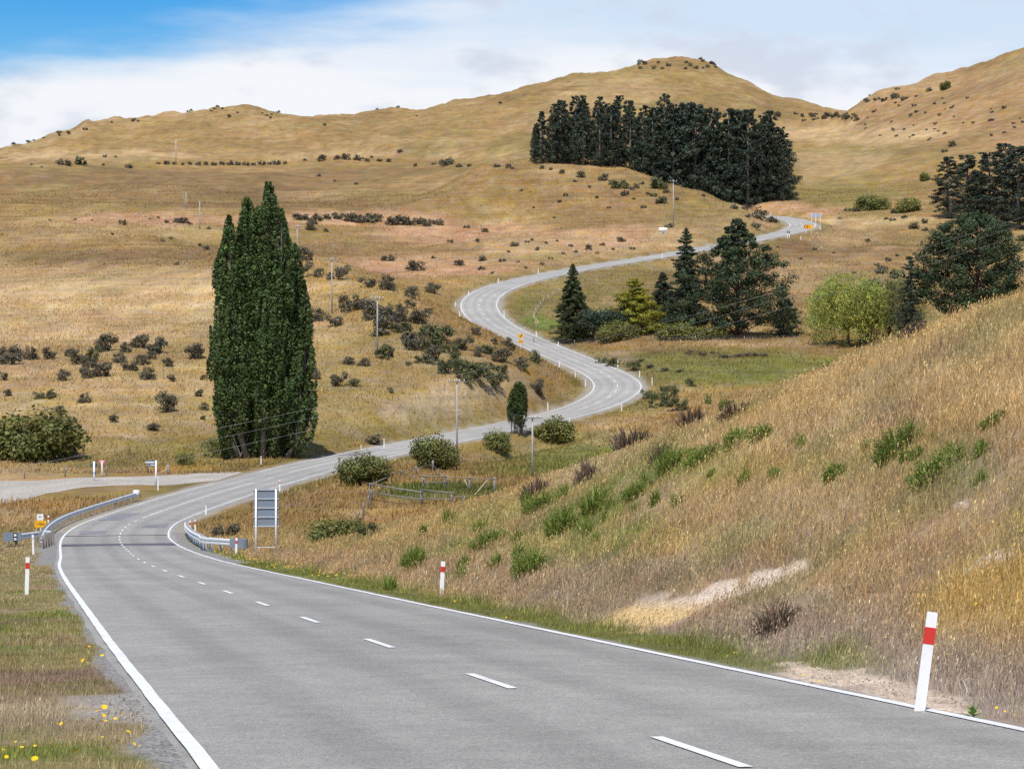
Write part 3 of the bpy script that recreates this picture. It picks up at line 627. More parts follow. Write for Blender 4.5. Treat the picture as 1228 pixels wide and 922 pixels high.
def build_road():
    offs = np.array([-3.70, -3.5, -2.6, -1.75, -.9, 0, .9, 1.75, 2.6, 3.5, 3.85])
    s = np.arange(0, SMAX, 1.0); k = len(offs)
    X = np.stack([np.interp(s, RST, RD[:, j]) for j in range(3)], 1); Nn = np.stack([np.interp(s, RST, RN[:, j]) for j in range(2)], 1)
    O = np.repeat(offs[None], len(s), 0)
    O = np.stack([real_off(o, s) for o in offs], 1)
    O[:, 0] -= .12 * (vnoise(s / 2.5, s * 0, 8) - .5); O[:, -1] += .3 * (vnoise(s / 2.1, s * 0, 9) - .5)
    V = np.stack([X[:, None, 0] + Nn[:, None, 0] * O, X[:, None, 1] + Nn[:, None, 1] * O, np.repeat(X[:, None, 2], k, 1) + .02 * (1 - np.abs(offs) / 3.9)[None]], -1)
    V[:, 0, 2] -= .05; V[:, -1, 2] -= .05
    i = np.arange(len(s) * k).reshape(len(s), k)
    Fq = np.stack([i[:-1, :-1], i[:-1, 1:], i[1:, 1:], i[1:, :-1]], -1).reshape(-1, 4)
    col = np.repeat(np.array([.300, .288, .258])[None], len(s) * k, 0).reshape(len(s), k, 3)
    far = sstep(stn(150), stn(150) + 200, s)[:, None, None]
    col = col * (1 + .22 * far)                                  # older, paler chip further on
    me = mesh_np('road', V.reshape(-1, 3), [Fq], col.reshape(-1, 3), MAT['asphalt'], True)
    at = me.attributes.new('lane', 'FLOAT_VECTOR', 'POINT')
    lv = np.stack([O, np.repeat(s[:, None], k, 1), O * 0], -1).reshape(-1, 3).astype(np.float32); at.data.foreach_set('vector', lv.ravel())
    r = link('road', me); tag(r, 'two lane grey chip seal road winding up through the hills', 'road', kind='structure')
    fat = lambda d: .05
    E = []
    junc0, junc1 = station_at(236, 580), station_at(292, 566)
    for a in (-3.5, 3.5):
        hw = .068
        if a < 0: E += [(a - hw, a + hw, 0, junc0), (a - hw, a + hw, junc1, SMAX)]
        else: E += [(a - hw, a + hw, 0, SMAX)]
    lines_mesh('edge_line', E, .012, r, MAT['paint'])
    D = []; ph = stn(33.9) - 3
    s0 = ph - 10 * 6; bend = stn(138); end1 = station_at(170, 622)
    q = s0
    while q < bend: D.append((-.055, .055, q, q + 3.0)); q += 10
    while q < end1: D.append((-.055, .055, q, q + 2.2)); q += 5.2
    e2 = station_at(302, 579)
    D.append((-.06, .06, end1 + 2, e2))
    D += [(-.055, .055, e2 + 6 + 8 * i, e2 + 9 + 8 * i) for i in range(1)]
    e3 = station_at(345, 568); D.append((-.06, .06, e3, station_at(406, 553)))
    q = station_at(425, 548)
    while q < SMAX - 4:
        D.append((-.055, .055, q, q + 3.0)); q += 10 if not (station_at(690, 500) < q < station_at(695, 434)) else 6
    lines_mesh('centre_line', D, .030, r, MAT['paint'])
    # repaired strips of darker seal at the bridge
    m2 = mat_simple('dark_bitumen_patch', (.105, .10, .115), .7, .3, 0, .2, 3)
    bd = stn(166)
    lines_mesh('bridge_joint', [(-3.42, 3.42, bd - 1.5, bd + 3.2), (-3.42, 3.42, bd + 17, bd + 17.8)], .0, r, m2)
    jo = bpy.data.objects['bridge_joint']
    for v in jo.data.vertices: v.co.z += .024
    m3 = mat_simple('sealed_repair_patch', (.215, .21, .212), .75, .3, 0, .3, 1.2)
    P = []
    for (s_, l, a, b) in ((stn(208), 9, -2.9, -1.2), (stn(196), 6, 1.2, 3.0), (stn(186), 5, -2.6, -1.0), (stn(300), 12, .6, 3.1), (stn(330), 8, -3, -.4)):
        P.append((a, b, s_, s_ + l))
    po = lines_mesh('repair_patch', P, .0, r, m3)
    for v in po.data.vertices: v.co.z += .0215
    return r
ROAD = build_road()

def drape(pts_l, pts_r, name, mat, col, lift, n_al=60, n_ac=10, label=None, cat=None):
    """sheet draped over the ground between two plan polylines"""
    L_ = resample(np.array([(p[0], p[1], 0) for p in pts_l]), 1.0)[:, :2]; R_ = resample(np.array([(p[0], p[1], 0) for p in pts_r]), 1.0)[:, :2]
    t = np.linspace(0, 1, n_al)
    g = lambda Q: np.stack([np.interp(t, np.linspace(0, 1, len(Q)), Q[:, k]) for k in range(2)], 1)
    A, B = g(L_), g(R_); w = np.linspace(0, 1, n_ac)
    XY = A[:, None] * (1 - w)[None, :, None] + B[:, None] * w[None, :, None]
    e = (vnoise(t * 25, t * 0, 3) - .5) * 1.2; XY[:, 0] += e[:, None] * .6; XY[:, -1] += e[::-1, None] * .6
    x = XY[..., 0].ravel(); y = XY[..., 1].ravel(); z = H(x, y) + lift
    i = np.arange(n_al * n_ac).reshape(n_al, n_ac)
    Fq = np.stack([i[:-1, :-1], i[:-1, 1:], i[1:, 1:], i[1:, :-1]], -1).reshape(-1, 4)
    n = fbm(x / 3, y / 6, 61, 4); c = np.asarray(col)[None] * (.8 + .45 * n[:, None])
    me = mesh_np(name, np.stack([x, y, z], 1), [Fq], c, mat, True)
    at = me.attributes.new('bare', 'FLOAT', 'POINT'); at.data.foreach_set('value', np.ones(len(x), np.float32))
    o = link(name, me); tag(o, label, cat, kind='structure'); return o
def hp(*l): return [hit(px, py, 150)[:2] for px, py in l]
drape(hp((-260, 603), (-100, 608), (0, 604), (40, 596), (80, 588.5), (120, 583.5), (160, 582), (205, 582), (262, 576)), hp((-260, 575), (-100, 578), (0, 577), (60, 575.5), (120, 573), (180, 571), (240, 567.5), (292, 566.5)), 'gravel_road', MAT['ground'], GRAVEL * 1.15, .025, 110, 26,
      'pale gravel side road joining the main road beyond the bridge', 'side road')
# ------------------------------------------------------------------ grass
def blades(name, x, y, z, h, w, col, lean, mat, label, heads=None, cat='grass'):
    n = len(x); az = RNG.uniform(0, 2 * np.pi, n); la = RNG.uniform(0, 2 * np.pi, n)
    dx, dy = np.cos(az) * w / 2, np.sin(az) * w / 2
    lx, ly = np.cos(la) * lean * h + .12 * h, np.sin(la) * lean * h
    b0 = np.stack([x - dx, y - dy, z - .03], 1); b1 = np.stack([x + dx, y + dy, z - .03], 1)
    tp = np.stack([x + lx, y + ly, z + h * np.sqrt(np.maximum(.2, 1 - lean ** 2))], 1)
    V = [np.stack([b0, b1, tp], 1).reshape(-1, 3)]; Fs = [np.arange(3 * n).reshape(n, 3)]; Tn = [np.repeat(col, 3, 0)]
    if heads is not None:
        k = np.where(heads)[0]; m = len(k); hs = (.013 + .00016 * np.abs(y[k])) * RNG.uniform(.6, 1.3, m); hl = hs * RNG.uniform(2.0, 3.6, m)
        c = tp[k]; ux, uy = np.cos(az[k]) * hs / 2, np.sin(az[k]) * hs / 2
        Q = np.stack([c + np.stack([0 * hs, 0 * hs, -hl * .5], 1), c + np.stack([ux, uy, 0 * hs], 1), c + np.stack([.2 * hl, 0 * hs, hl * .5], 1), c - np.stack([ux, uy, 0 * hs], 1)], 1).reshape(-1, 3)
        V.append(Q); Fs.append(np.arange(4 * m).reshape(m, 4) + 3 * n)
        hc = col[k] * np.array([1.16, 1.12, 1.02])[None]; Tn.append(np.repeat(hc, 4, 0))
    me = mesh_np(name, np.concatenate(V), Fs, np.concatenate(Tn), mat)
    o = link(name, me); tag(o, label, cat, kind='stuff'); return o
def near_grass(N):
    d = np.exp(RNG.uniform(math.log(12), math.log(205), N)); d = np.where(RNG.random(N) < .55, RNG.uniform(12, 205, N), d)
    px = RNG.uniform(-250, 1470, N); x = (px - CX) * d / F_PX
    off, zr, s = road_near(x, d); zz = H(x, d)
    a = np.abs(off); bw, _ = bare(x, d, off, zz)
    dens = fbm(x / .9, d / 1.8, 161, 3)
    keep = (a > np.where(off < 0, 3.74, 3.9)) & (bw < .45 + .4 * (dens - .5)) & (RNG.random(N) < .25 + 1.1 * dens) & ~((off > 26) & (d < 130))
    x, d, off, zr = x[keep], d[keep], off[keep], zr[keep]
    z = H(x, d); n = len(x)
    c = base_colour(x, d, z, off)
    e = np.abs(off) - 3.5
    R = off > 0
    n4 = fbm(x / 1.3, d / 2.6, 131, 3)
    hgt = RNG.uniform(.10, .34, n) * (.45 + .9 * fbm(x / 1.5, d / 3, 171, 3)) * (.35 + 1.35 * fbm(x / .42, d / .75, 173, 2))
    short = np.where(R, 1 - sstep(.8, 1.9, e), (1 - sstep(1.5, 3.4, e)) * .7)
    hgt = hgt * (1 - .72 * short) * np.where(R, 1, .62)
    hgt = np.where((d > 165), hgt * 1.15, hgt)
    green = c[:, 1] > c[:, 0] * .98
    hgt *= np.where(green, 1.15, 1)
    wid = (.004 + .00017 * d) * RNG.uniform(.6, 1.6, n)
    v = np.exp(RNG.normal(0, .36, n))[:, None] * (.72 + .56 * fbm(x / .7, d / 1.4, 177, 3))[:, None]
    hue = RNG.normal(0, .07, n)
    col = c * v * np.stack([1 + hue, 1 + 0 * hue, 1 - hue], 1) * 1.28
    strawy = (RNG.random(n) < .10) & ~green
    col[strawy] = np.array([.66, .52, .30]) * RNG.uniform(.7, 1.2, (strawy.sum(), 1))
    heads = (RNG.random(n) < np.where(green, .04, .42)) & (hgt > .12)
    blades('roadside_grass', x, d, z, hgt, wid, np.clip(col * .95, 0, .9), RNG.uniform(.1, .85, n), MAT['grass'], 'long dry golden and green grass on the cut bank and road verges', heads)
def far_grass(N, d0, d1, name, label, hsc):
    d = RNG.uniform(d0, d1, N); px = RNG.uniform(-200, 1430, N); x = (px - CX) * d / F_PX
    off, zr, s = road_near(x, d); z = H(x, d)
    dens = fbm(x / 6, d / 10, 181, 4)
    pj = HY - F_PX * z / d
    side = (d > 238) & (d < 292) & (px < 290) & (pj > 568) & (pj < 600)
    keep = (np.abs(off) > 5.6) & (RNG.random(N) < np.clip(.1 + 1.25 * dens, 0, 1)) & ~side
    x, d, z, off = x[keep], d[keep], z[keep], off[keep]; n = len(x)
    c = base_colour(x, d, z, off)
    patch = fbm(x / 14, d / 22, 191, 4)
    h = hsc * RNG.uniform(.5, 1.3, n) * (.5 + patch); w = hsc * RNG.uniform(.16, .42, n) * (.7 + d / 900)
    v = np.exp(RNG.normal(.02, .26, n))[:, None] * (.8 + .42 * patch[:, None])
    blades(name, x, d, z, h, w, np.clip(c * v * 1.15, 0, .95), RNG.uniform(.1, .7, n), MAT['grass'], label)
near_grass(1650000)
far_grass(255000, 190, 480, 'hill_grass', 'dry tussock grass over the golden middle slopes', .42)
far_grass(120000, 470, 900, 'upland_grass', 'sparse tawny grass on the higher slopes', .48)

# ------------------------------------------------------------------ foliage
def leaf_quads(Cn, Rd, per, size, outward=.6, aspect=.55, up=.15, cvar=.22, lvar=.22, hang=0.0):
    """leaf-sized faces through clumps: Cn (m,3) centres, Rd (m,3) radii"""
    Cn = np.asarray(Cn, float); Rd = np.asarray(Rd, float)
    if Rd.ndim == 1: Rd = np.repeat(Rd[:, None], 3, 1)
    m = len(Cn); k = np.repeat(np.arange(m), per); n = len(k)
    u = RNG.normal(size=(n, 3)); u /= np.linalg.norm(u, axis=1)[:, None]
    r = RNG.random(n) ** .45
    p = Cn[k] + u * r[:, None] * Rd[k]
    nr = u * (outward + .35) + RNG.normal(size=(n, 3)) * .38 + np.array([0, 0, up]); nr /= np.linalg.norm(nr, axis=1)[:, None]
    t = RNG.normal(size=(n, 3)); t[:, 2] += hang * 3; t -= nr * np.sum(t * nr, 1)[:, None]; t /= np.linalg.norm(t, axis=1)[:, None]
    b = np.cross(nr, t); s = size * RNG.uniform(.55, 1.35, n)[:, None]
    a = t * s * .5; bb = b * s * .5 * aspect
    V = np.stack([p - a, p - a * .1 + bb, p + a, p - a * .1 - bb], 1).reshape(-1, 3)
    ct = np.exp(RNG.normal(0, cvar, m))[k] * np.exp(RNG.normal(0, lvar * .62, n))
    hue = RNG.normal(0, .06, m)[k] + RNG.normal(0, .05, n)
    tint = np.stack([ct * (1 + hue), ct, ct * (1 - hue)], 1)
    return V, np.arange(4 * n).reshape(n, 4), np.repeat(tint, 4, 0)
def join_quads(parts):
    V = []; Fq = []; Tn = []; b = 0
    for v, f, t in parts: V.append(v); Fq.append(f + b); Tn.append(t); b += len(v)
    return np.concatenate(V), np.concatenate(Fq), np.concatenate(Tn)
def crown(name, parts, mat, parent):
    V, Fq, Tn = join_quads(parts) if isinstance(parts, list) else parts
    return link(name, mesh_np(name, V, [Fq], Tn, mat), parent)

def poplar(name, cols, leaf, per, rsc, loc, label, cat='tree', vary=.22):
    root = thing(name, loc, label, cat)
    mb = MB(); parts = []
    for (cx, cy, h, R) in cols:
        mb.tube([(cx * .55, cy * .5, -.3), (cx * .85, cy * .9, h * .12), (cx, cy, h * .5), (cx, cy, h * .93)], [R * .16, R * .13, R * .08, .02], 8)
        Cn = []; Rd = []
        m = int(h * R * rsc * .34)
        prof = lambda t: min(1, .55 + t * 2.2) * (1 - max(0, t - .45) / .55) ** .43 if t < 1 else 0
        fx = lambda t: .84 + .16 * min(1, t * 2.2)
        for i in range(m):
            t0 = random.random() ** .9 * .88; L_ = min(h * (1 - t0), random.uniform(2.4, 5.0) * R / 2.3); t1 = t0 + L_ / h
            an = random.uniform(0, 6.283); k0 = random.uniform(.25, .8); k1 = min(1.0, k0 + random.uniform(.1, .3))
            dv = (math.cos(an), math.sin(an))
            mb.tube([(cx * fx(t0), cy * fx(t0), h * t0), (cx * fx(t1) + dv[0] * R * prof(t1) * k1, cy * fx(t1) + dv[1] * R * prof(t1) * k1, h * t1 * .995)], [R * .03, .01], 5, cap=False)
            for q, ww in ((.12, .30), (.38, .29), (.62, .23), (.84, .15), (.97, .08)):
                t = t0 + (t1 - t0) * q; rr = R * prof(min(.99, t)) * (k0 + (k1 - k0) * q); w = R * ww * random.uniform(.8, 1.15) * (1.05 - .35 * t)
                Cn.append((cx * fx(t) + dv[0] * rr, cy * fx(t) + dv[1] * rr, h * t + .1)); Rd.append((w, w, w * 1.7))
        Cn.append((cx, cy, h * .985)); Rd.append((R * .14, R * .14, h * .025))
        parts.append(leaf_quads(Cn, Rd, per, leaf, .8, .8, .1, .28, vary))
    mb.build('trunk', MAT['greybark'], root, True)
    crown('crown', parts, MAT['poplar'], root)
    return root
def pine(name, h, R, mat, whorls=20, leaf=.5, per=26, droop=-.25, base=.10, pw=.8, gap=.15, lumps=3, irregular=.35, loc=(0, 0, 0), label=None, cat='tree', group=None, trunk='bark', top=.25, flat=.55, cr=.42, side=None, core=.42):
    """conifer: whorled limbs carrying needle clumps, tapered trunk"""
    root = thing(name, loc, label, cat, group)
    mb = MB(); mb.tube([(0, 0, -.4), (.1, 0, h * .3), (.05, .05, h * .7), (0, 0, h * .985)], [h * .021, h * .016, h * .009, .02], 9)
    Cn = []; Rd = []
    for i in range(whorls):
        t = base + (1 - base) * ((i + .5) / whorls) ** .95; z0 = h * t
        tt = (t - base) / (1 - base)
        L0 = R * ((1 - tt) ** pw * (1 - top) + top * (1 - tt)) * (min(1, .62 + tt * 2.2)) + .12
        nb = random.randint(4, 7) if t < .8 else random.randint(3, 5)
        a0 = random.uniform(0, 6.28)
        Cn.append((0, 0, z0)); Rd.append((L0 * core + .1, L0 * core + .1, max(.25, h * .03)))
        for b in range(nb):
            if random.random() < gap: continue
            an = a0 + b * 6.283 / nb + random.uniform(-.35, .35); L_ = L0 * random.uniform(1 - irregular, 1 + irregular * .6)
            if side is not None: L_ *= 1 + side * math.cos(an)
            dz = L_ * (droop + random.uniform(-.12, .12)) if t < .85 else L_ * .3
            tip = (math.cos(an) * L_, math.sin(an) * L_, z0 + dz); mid = (math.cos(an) * L_ * .55, math.sin(an) * L_ * .55, z0 + dz * .35)
            mb.tube([(0, 0, z0 - .1), mid, tip], [max(.02, h * .0035 * (1.2 - t)), h * .002, .006], 4, cap=False)
            for q in range(lumps):
                f = .32 + .68 * (q + random.random() * .7) / lumps
                f = min(f, 1)
                px_, py_ = math.cos(an) * L_ * f, math.sin(an) * L_ * f
                w = cr * (L_ * .55 + .22) * random.uniform(.65, 1.15)
                w = min(w, R * .36)
                Cn.append((px_ + random.uniform(-.3, .3) * w, py_ + random.uniform(-.3, .3) * w, z0 + dz * f * f + random.uniform(-.2, .3) * w)); Rd.append((w, w, w * flat))
    Cn.append((0, 0, h * .98)); Rd.append((R * .05 + .05, R * .05 + .05, h * .03))
    mb.build('trunk', MAT[trunk], root, True)
    crown('crown', leaf_quads(Cn, Rd, per, leaf, .55, .35, .25, .26, .25), mat, root)
    return root
def full_pine(name, h, prof, mat, n=90, leaf=.8, per=30, cw=.28, loc=(0, 0, 0), label=None, group=None, base=.05, trunk='greybark', flat=.7, limbs=.5, inner=.25, aspect=.5, tiers=0):
    """dense irregular conifer: clumps fill an outline given by prof(t), the half width at height t"""
    root = thing(name, loc, label, 'tree', group)
    mb = MB(); mb.tube([(0, 0, -.4), (.12, 0, h * .3), (.05, .08, h * .7), (0, 0, h * .98)], [h * .022, h * .017, h * .010, .03], 9)
    Cn = []; Rd = []
    skew = [random.uniform(.62, 1.2) for _ in range(9)]
    for i in range(n):
        t = base + (1 - base) * (i + random.random()) / n
        if tiers: t = base + (1 - base) * (round((t - base) / (1 - base) * tiers) + random.uniform(-.28, .28)) / tiers
        t = min(t, .985)
        an = random.uniform(0, 6.28); R = prof(t) * skew[int(an / 6.2832 * 9) % 9]
        r = R * math.sqrt(random.uniform(inner, 1))
        w = max(.25, cw * prof(t) * random.uniform(.6, 1.2) + .18)
        c = (math.cos(an) * r, math.sin(an) * r, h * t); Cn.append(c); Rd.append((w, w, w * flat))
        if random.random() < limbs:
            mb.tube([(0, 0, max(.3, c[2] - r * .42)), (c[0] * .5, c[1] * .5, c[2] - r * .16), c], [h * .0045, h * .003, .02], 5, cap=False)
    Cn.append((0, 0, h * .975)); Rd.append((.28, .28, h * .03))
    mb.build('trunk', MAT[trunk], root, True)
    crown('crown', leaf_quads(Cn, Rd, per, leaf, .6, aspect, .25, .28, .26), mat, root)
    return root
def round_tree(name, h, Rx, mat, n=46, leaf=.35, per=110, trunkh=.28, loc=(0, 0, 0), label=None, cat='tree', group=None, bark='bark', clump=.24, Ry=None, limbs=9, flat=.8, drip=0):
    """broad crown of clumps carried on spreading limbs"""
    root = thing(name, loc, label, cat, group); Ry = Ry or Rx
    mb = MB(); mb.tube([(0, 0, -.4), (.1, .05, h * trunkh * .6), (0, 0, h * trunkh)], [h * .035, h * .026, h * .022], 9)
    Cn = []; Rd = []
    zc = h * (trunkh + (1 - trunkh) * .42); hz = h - zc
    for i in range(n):
        u = Vector((random.gauss(0, 1), random.gauss(0, 1), random.gauss(.15, .9))).normalized()
        r = random.uniform(.5, .93); zz = hz * .93 if u.z > 0 else (zc - h * .10)
        c = (u.x * Rx * r, u.y * Ry * r, zc + u.z * zz * r)
        w = clump * Rx * random.uniform(.65, 1.25)
        Cn.append(c); Rd.append((w, w, w * flat))
        if i < limbs * 3:
            mb.tube([(0, 0, h * trunkh * .75), (c[0] * .45, c[1] * .45, h * trunkh + (c[2] - h * trunkh) * .55), c], [h * .013, h * .008, .015], 6, cap=False)
    mb.build('trunk', MAT[bark], root, True)
    parts = [leaf_quads(Cn, Rd, per, leaf, .7, .6, .2, .25, .25)]
    if drip:
        D = []; DR = []
        for i in range(drip):
            an = random.uniform(0, 6.28); r = math.sqrt(random.uniform(.12, 1.0)) * random.choice((1, .94, .85)); top = h * (.98 - .42 * r ** 2.2) * random.uniform(.8, 1.0); ln = top * random.uniform(.5, 1.25)
            for q in range(4):
                D.append((math.cos(an) * Rx * r, math.sin(an) * Ry * r, max(.3, top - ln * q / 4))); DR.append((.11 * Rx, .11 * Rx, ln * .15))
        parts.append(leaf_quads(D, DR, 26, leaf * 1.3, .5, .3, 0, .22, .25, hang=1.0))
    crown('crown', parts, mat, root)
    return root
def bush_mesh(h, R, mat, n=16, per=60, leaf=.16, flat=.85, spiky=False, outward=.65):
    Cn = []; Rd = []
    for i in range(n):
        an = random.uniform(0, 6.28); r = R * math.sqrt(random.random()) * .72; z = h * random.uniform(.08, .76) * (1 - .4 * (r / R) ** 2)
        w = R * random.uniform(.22, .42); Cn.append((math.cos(an) * r, math.sin(an) * r, z)); Rd.append((w, w, min(w * flat, h * .3)))
    V, Fq, Tn = leaf_quads(Cn, Rd, per, leaf, outward, .45 if spiky else .6, .25, .2, .26)
    V[:, 2] = np.maximum(V[:, 2], .01)
    return mesh_np('foliage', V, [Fq], Tn, mat)
def stem_mesh(h, R, k=7):
    mb = MB()
    for i in range(k):
        an = random.uniform(0, 6.28); r = R * random.uniform(.25, .75)
        mb.tube([(0, 0, -.15), (math.cos(an) * r * .5, math.sin(an) * r * .5, h * .3), (math.cos(an) * r, math.sin(an) * r, h * random.uniform(.5, .8))], [R * .05, R * .03, R * .012], 5, cap=False)
    me = bpy.data.meshes.new('stem'); me.from_pydata(mb.v, [], mb.f); me.materials.append(MAT['twig']); return me
BUSH = {}
def bush_set(key, mat, h, R, k, **kw):
    BUSH[key] = [(bush_mesh(h, R, MAT[mat], **kw), stem_mesh(h, R)) for _ in range(k)]
bush_set('scrub', 'scrub', .74, .5, 5, n=20, per=70, leaf=.085, spiky=True)           # unit bushes one metre wide
bush_set('scrubgreen', 'scrubgreen', .72, .5, 4, n=15, per=52, leaf=.085)
bush_set('low', 'scrub', .5, .5, 4, n=16, per=26, leaf=.14, spiky=True)
bush_set('lowgreen', 'scrubgreen', .5, .5, 3, n=14, per=26, leaf=.14)
bush_set('broad', 'broad', .62, .5, 4, n=46, per=150, leaf=.046)
bush_set('broadlight', 'broadlight', .62, .5, 2, n=30, per=90, leaf=.045)
bush_set('broomb', 'broom', .9, .5, 3, n=16, per=70, leaf=.11, spiky=True)
def shrub(key, px, py, wpx, label, group, name='shrub', parts=False, hs=1.0, d=None, cat='shrub'):
    x, y, z = ground(px, d) if d else hit(px, py)
    w = wpx * y / F_PX * (1.3 if wpx < 45 else 1.18); me, sm = random.choice(BUSH[key])
    rz = random.uniform(0, 6.28); sc = (w, w * random.uniform(.8, 1.15), w * hs * random.uniform(.85, 1.15))
    if parts:
        r = thing(name, (x, y, z - .03 - .04 * w), label, cat, group, rz); r.scale = sc
        link('foliage', me, r); link('stem', sm, r)
    else:
        r = link(name, me, None, (x, y, z - .03)); r.rotation_euler = (0, 0, rz); r.scale = sc; tag(r, label, cat, group)
    return r
PENDING = []
def zone(items, phrase, group, key='scrub', parts=False, hs=1.0, kind='shrub', big='largest', side=True):
    """shrubs of one stretch of hillside; the extremes are told apart, the rest share one label"""
    it = sorted(items, key=lambda q: q[0]); w = [q[2] for q in it]
    ib = w.index(max(w)); uniq = w.count(max(w)) == 1
    for i, q in enumerate(it):
        k = q[3] if len(q) > 3 else key
        tone = 'olive green' if 'green' in k or k.startswith('broad') else 'dark grey brown'
        sz = 'small' if q[2] < 9 else ('low' if q[2] < 17 else 'bushy')
        if uniq and i == ib: lab = f'{big} {tone} {kind} {phrase}'
        elif i == 0 and side: lab = f'leftmost {tone} {kind} {phrase}'
        elif i == len(it) - 1 and side: lab = f'rightmost {tone} {kind} {phrase}'
        else: lab = f'{sz} {tone} {kind} {phrase}'
        PENDING.append((q[2], (k, q[0], q[1], q[2], lab, group), dict(parts=parts and q[2] >= 14, hs=hs * (q[4] if len(q) > 4 else 1))) if kind == 'shrub' else None)
        if kind != 'shrub': PENDING.pop(); shrub(k, q[0], q[1], q[2], lab, group, kind.replace(' ', '_'), parts=False, hs=hs, cat='rushes')
G = 'scrubgreen'
zone([(12, 437, 27), (3, 456, 14), (17, 425, 15), (37, 431, 21), (58, 430, 18), (85, 427, 14), (93, 437, 24), (108, 441, 17), (113, 434, 19, G, 1.3), (125, 452, 27), (77, 456, 20), (102, 453, 20), (130, 421, 26), (150, 422, 15), (144, 435, 18),
      (156, 445, 20), (170, 418, 25), (189, 424, 28), (171, 437, 18), (181, 431, 14), (177, 455, 19), (200, 440, 17), (206, 458, 12), (233, 431, 29), (9, 475, 12), (46, 478, 14, G), (62, 478, 18, G), (101, 483, 17), (72, 495, 12),
      (198, 494, 28, 'scrub', 1.25), (137, 507, 12), (87, 507, 10), (185, 517, 16), (245, 456, 9), (240, 476, 11), (245, 492, 11), (244, 504, 8)],
     'on the straw coloured slope left of the poplar', 'scrub on the slope left of the poplar', parts=True, hs=1.0)
zone([(440, 345, 19), (464, 348, 23), (494, 358, 19), (520, 352, 20), (422, 372, 27), (442, 383, 31), (492, 370, 13), (475, 385, 30), (464, 394, 31), (503, 389, 23), (380, 385, 21), (400, 392, 23), (497, 418, 36, 'low'), (464, 429, 26, G),
      (418, 437, 14), (437, 439, 17), (378, 455, 16), (407, 463, 20), (426, 463, 17, G), (521, 433, 26), (557, 420, 22), (547, 431, 16, G), (568, 452, 40, 'scrubgreen', .8), (593, 464, 23, G, 1.2), (604, 435, 24), (575, 428, 14), (625, 442, 18),
      (641, 435, 19, G, 1.3), (645, 475, 21, 'scrub', 1.2), (514, 376, 11), (534, 446, 20), (448, 533, 24, 'low'), (490, 439, 8, G), (468, 472, 10, G), (571, 402, 12), (592, 413, 11), (608, 415, 14), (538, 448, 24, G), (556, 460, 20, G), (612, 420, 10), (484, 398, 26, G, .8), (512, 402, 24, G, .8), (520, 420, 26, G, .75), (540, 424, 24, G, .75), (510, 436, 26, G, .7), (550, 442, 28, G, .7), (580, 446, 24, G, .8), (495, 408, 22, G, .8), (456, 402, 22, 'low'), (585, 424, 22, G, .8), (600, 448, 22, G, .9)],
     'on the spur right of the poplar', 'scrub on the spur beside the winding road', parts=True)
zone([(374, 276, 16), (391, 278, 6), (363, 332, 24), (383, 332, 14), (411, 335, 20), (363, 313, 22), (396, 335, 10), (350, 300, 10), (355, 326, 14), (345, 322, 10)], 'on the gully edge behind the poplar', 'scrub in the gully behind the poplar', 'scrub')
zone([(357 + dx, 266 + dy, w * 1.55) for dx, dy, w in ((0, -2, 9), (9, -2, 9), (22, -1, 9), (35, -3, 8), (48, -3, 9), (63, 0, 13), (72, 1, 12), (84, 1, 12), (94, 0, 10), (113, 4, 12), (124, 4, 12), (135, 4, 12), (146, 3, 10), (155, 5, 9), (168, 4, 9))] + [(330, 264, 9), (316, 262, 7), (300, 261, 6)] +
     [(220, 268, 15), (212, 267, 10), (228, 270, 7), (147, 270, 9, G), (200, 268, 6), (135, 282, 5), (195, 290, 6), (205, 288, 6, G), (248, 300, 8), (240, 296, 6), (212, 318, 7), (250, 275, 6), (190, 262, 4), (180, 263, 4), (60, 265, 4), (90, 264, 4), (110, 265, 4)],
     'in the hedge-like row above the tan strip', 'low scrub along the foot of the brown hill', 'low')
zone([(617, 296, 10), (632, 291, 6), (638, 289, 5), (644, 301, 7), (745, 290, 12), (706, 300, 10), (722, 295, 8), (684, 296, 6), (758, 299, 7), (603, 314, 9), (577, 324, 9), (540, 292, 7, G), (573, 291, 7, G), (560, 274, 8), (582, 279, 9), (551, 319, 13), (497, 325, 22),
      (466, 313, 16), (579, 313, 10), (660, 311, 6), (621, 315, 5), (675, 305, 5), (690, 303, 6), (520, 310, 6), (610, 303, 5), (650, 318, 6), (630, 322, 5), (590, 329, 6), (716, 305, 5), (735, 300, 5), (655, 293, 5), (668, 290, 4)],
     'scattered on the orange tan paddock', 'scrub on the tan strip', 'low')
zone([(743, 226, 18, 'lowgreen'), (748, 235, 12), (789, 227, 24, 'lowgreen'), (794, 244, 16, 'lowgreen'), (771, 250, 8), (802, 273, 10), (678, 235, 6), (671, 243, 6), (763, 226, 10), (777, 234, 6), (843, 236, 6), (880, 251, 10), (896, 261, 8), (909, 263, 22), (925, 267, 15), (906, 274, 12), (893, 252, 8),
      (674, 209, 8), (697, 213, 12), (723, 217, 14), (735, 222, 10), (610, 202, 8), (660, 205, 6), (650, 203, 7), (748, 221, 6), (758, 228, 7), (690, 219, 6), (707, 226, 5), (760, 240, 5), (784, 236, 8, 'lowgreen'), (800, 232, 9), (812, 240, 6), (770, 222, 6), (730, 250, 5), (716, 238, 5), (665, 262, 4), (640, 250, 4), (625, 230, 5)],
     'on the brown knoll below the pine plantation', 'scrub on the knoll below the pine plantation', 'low')
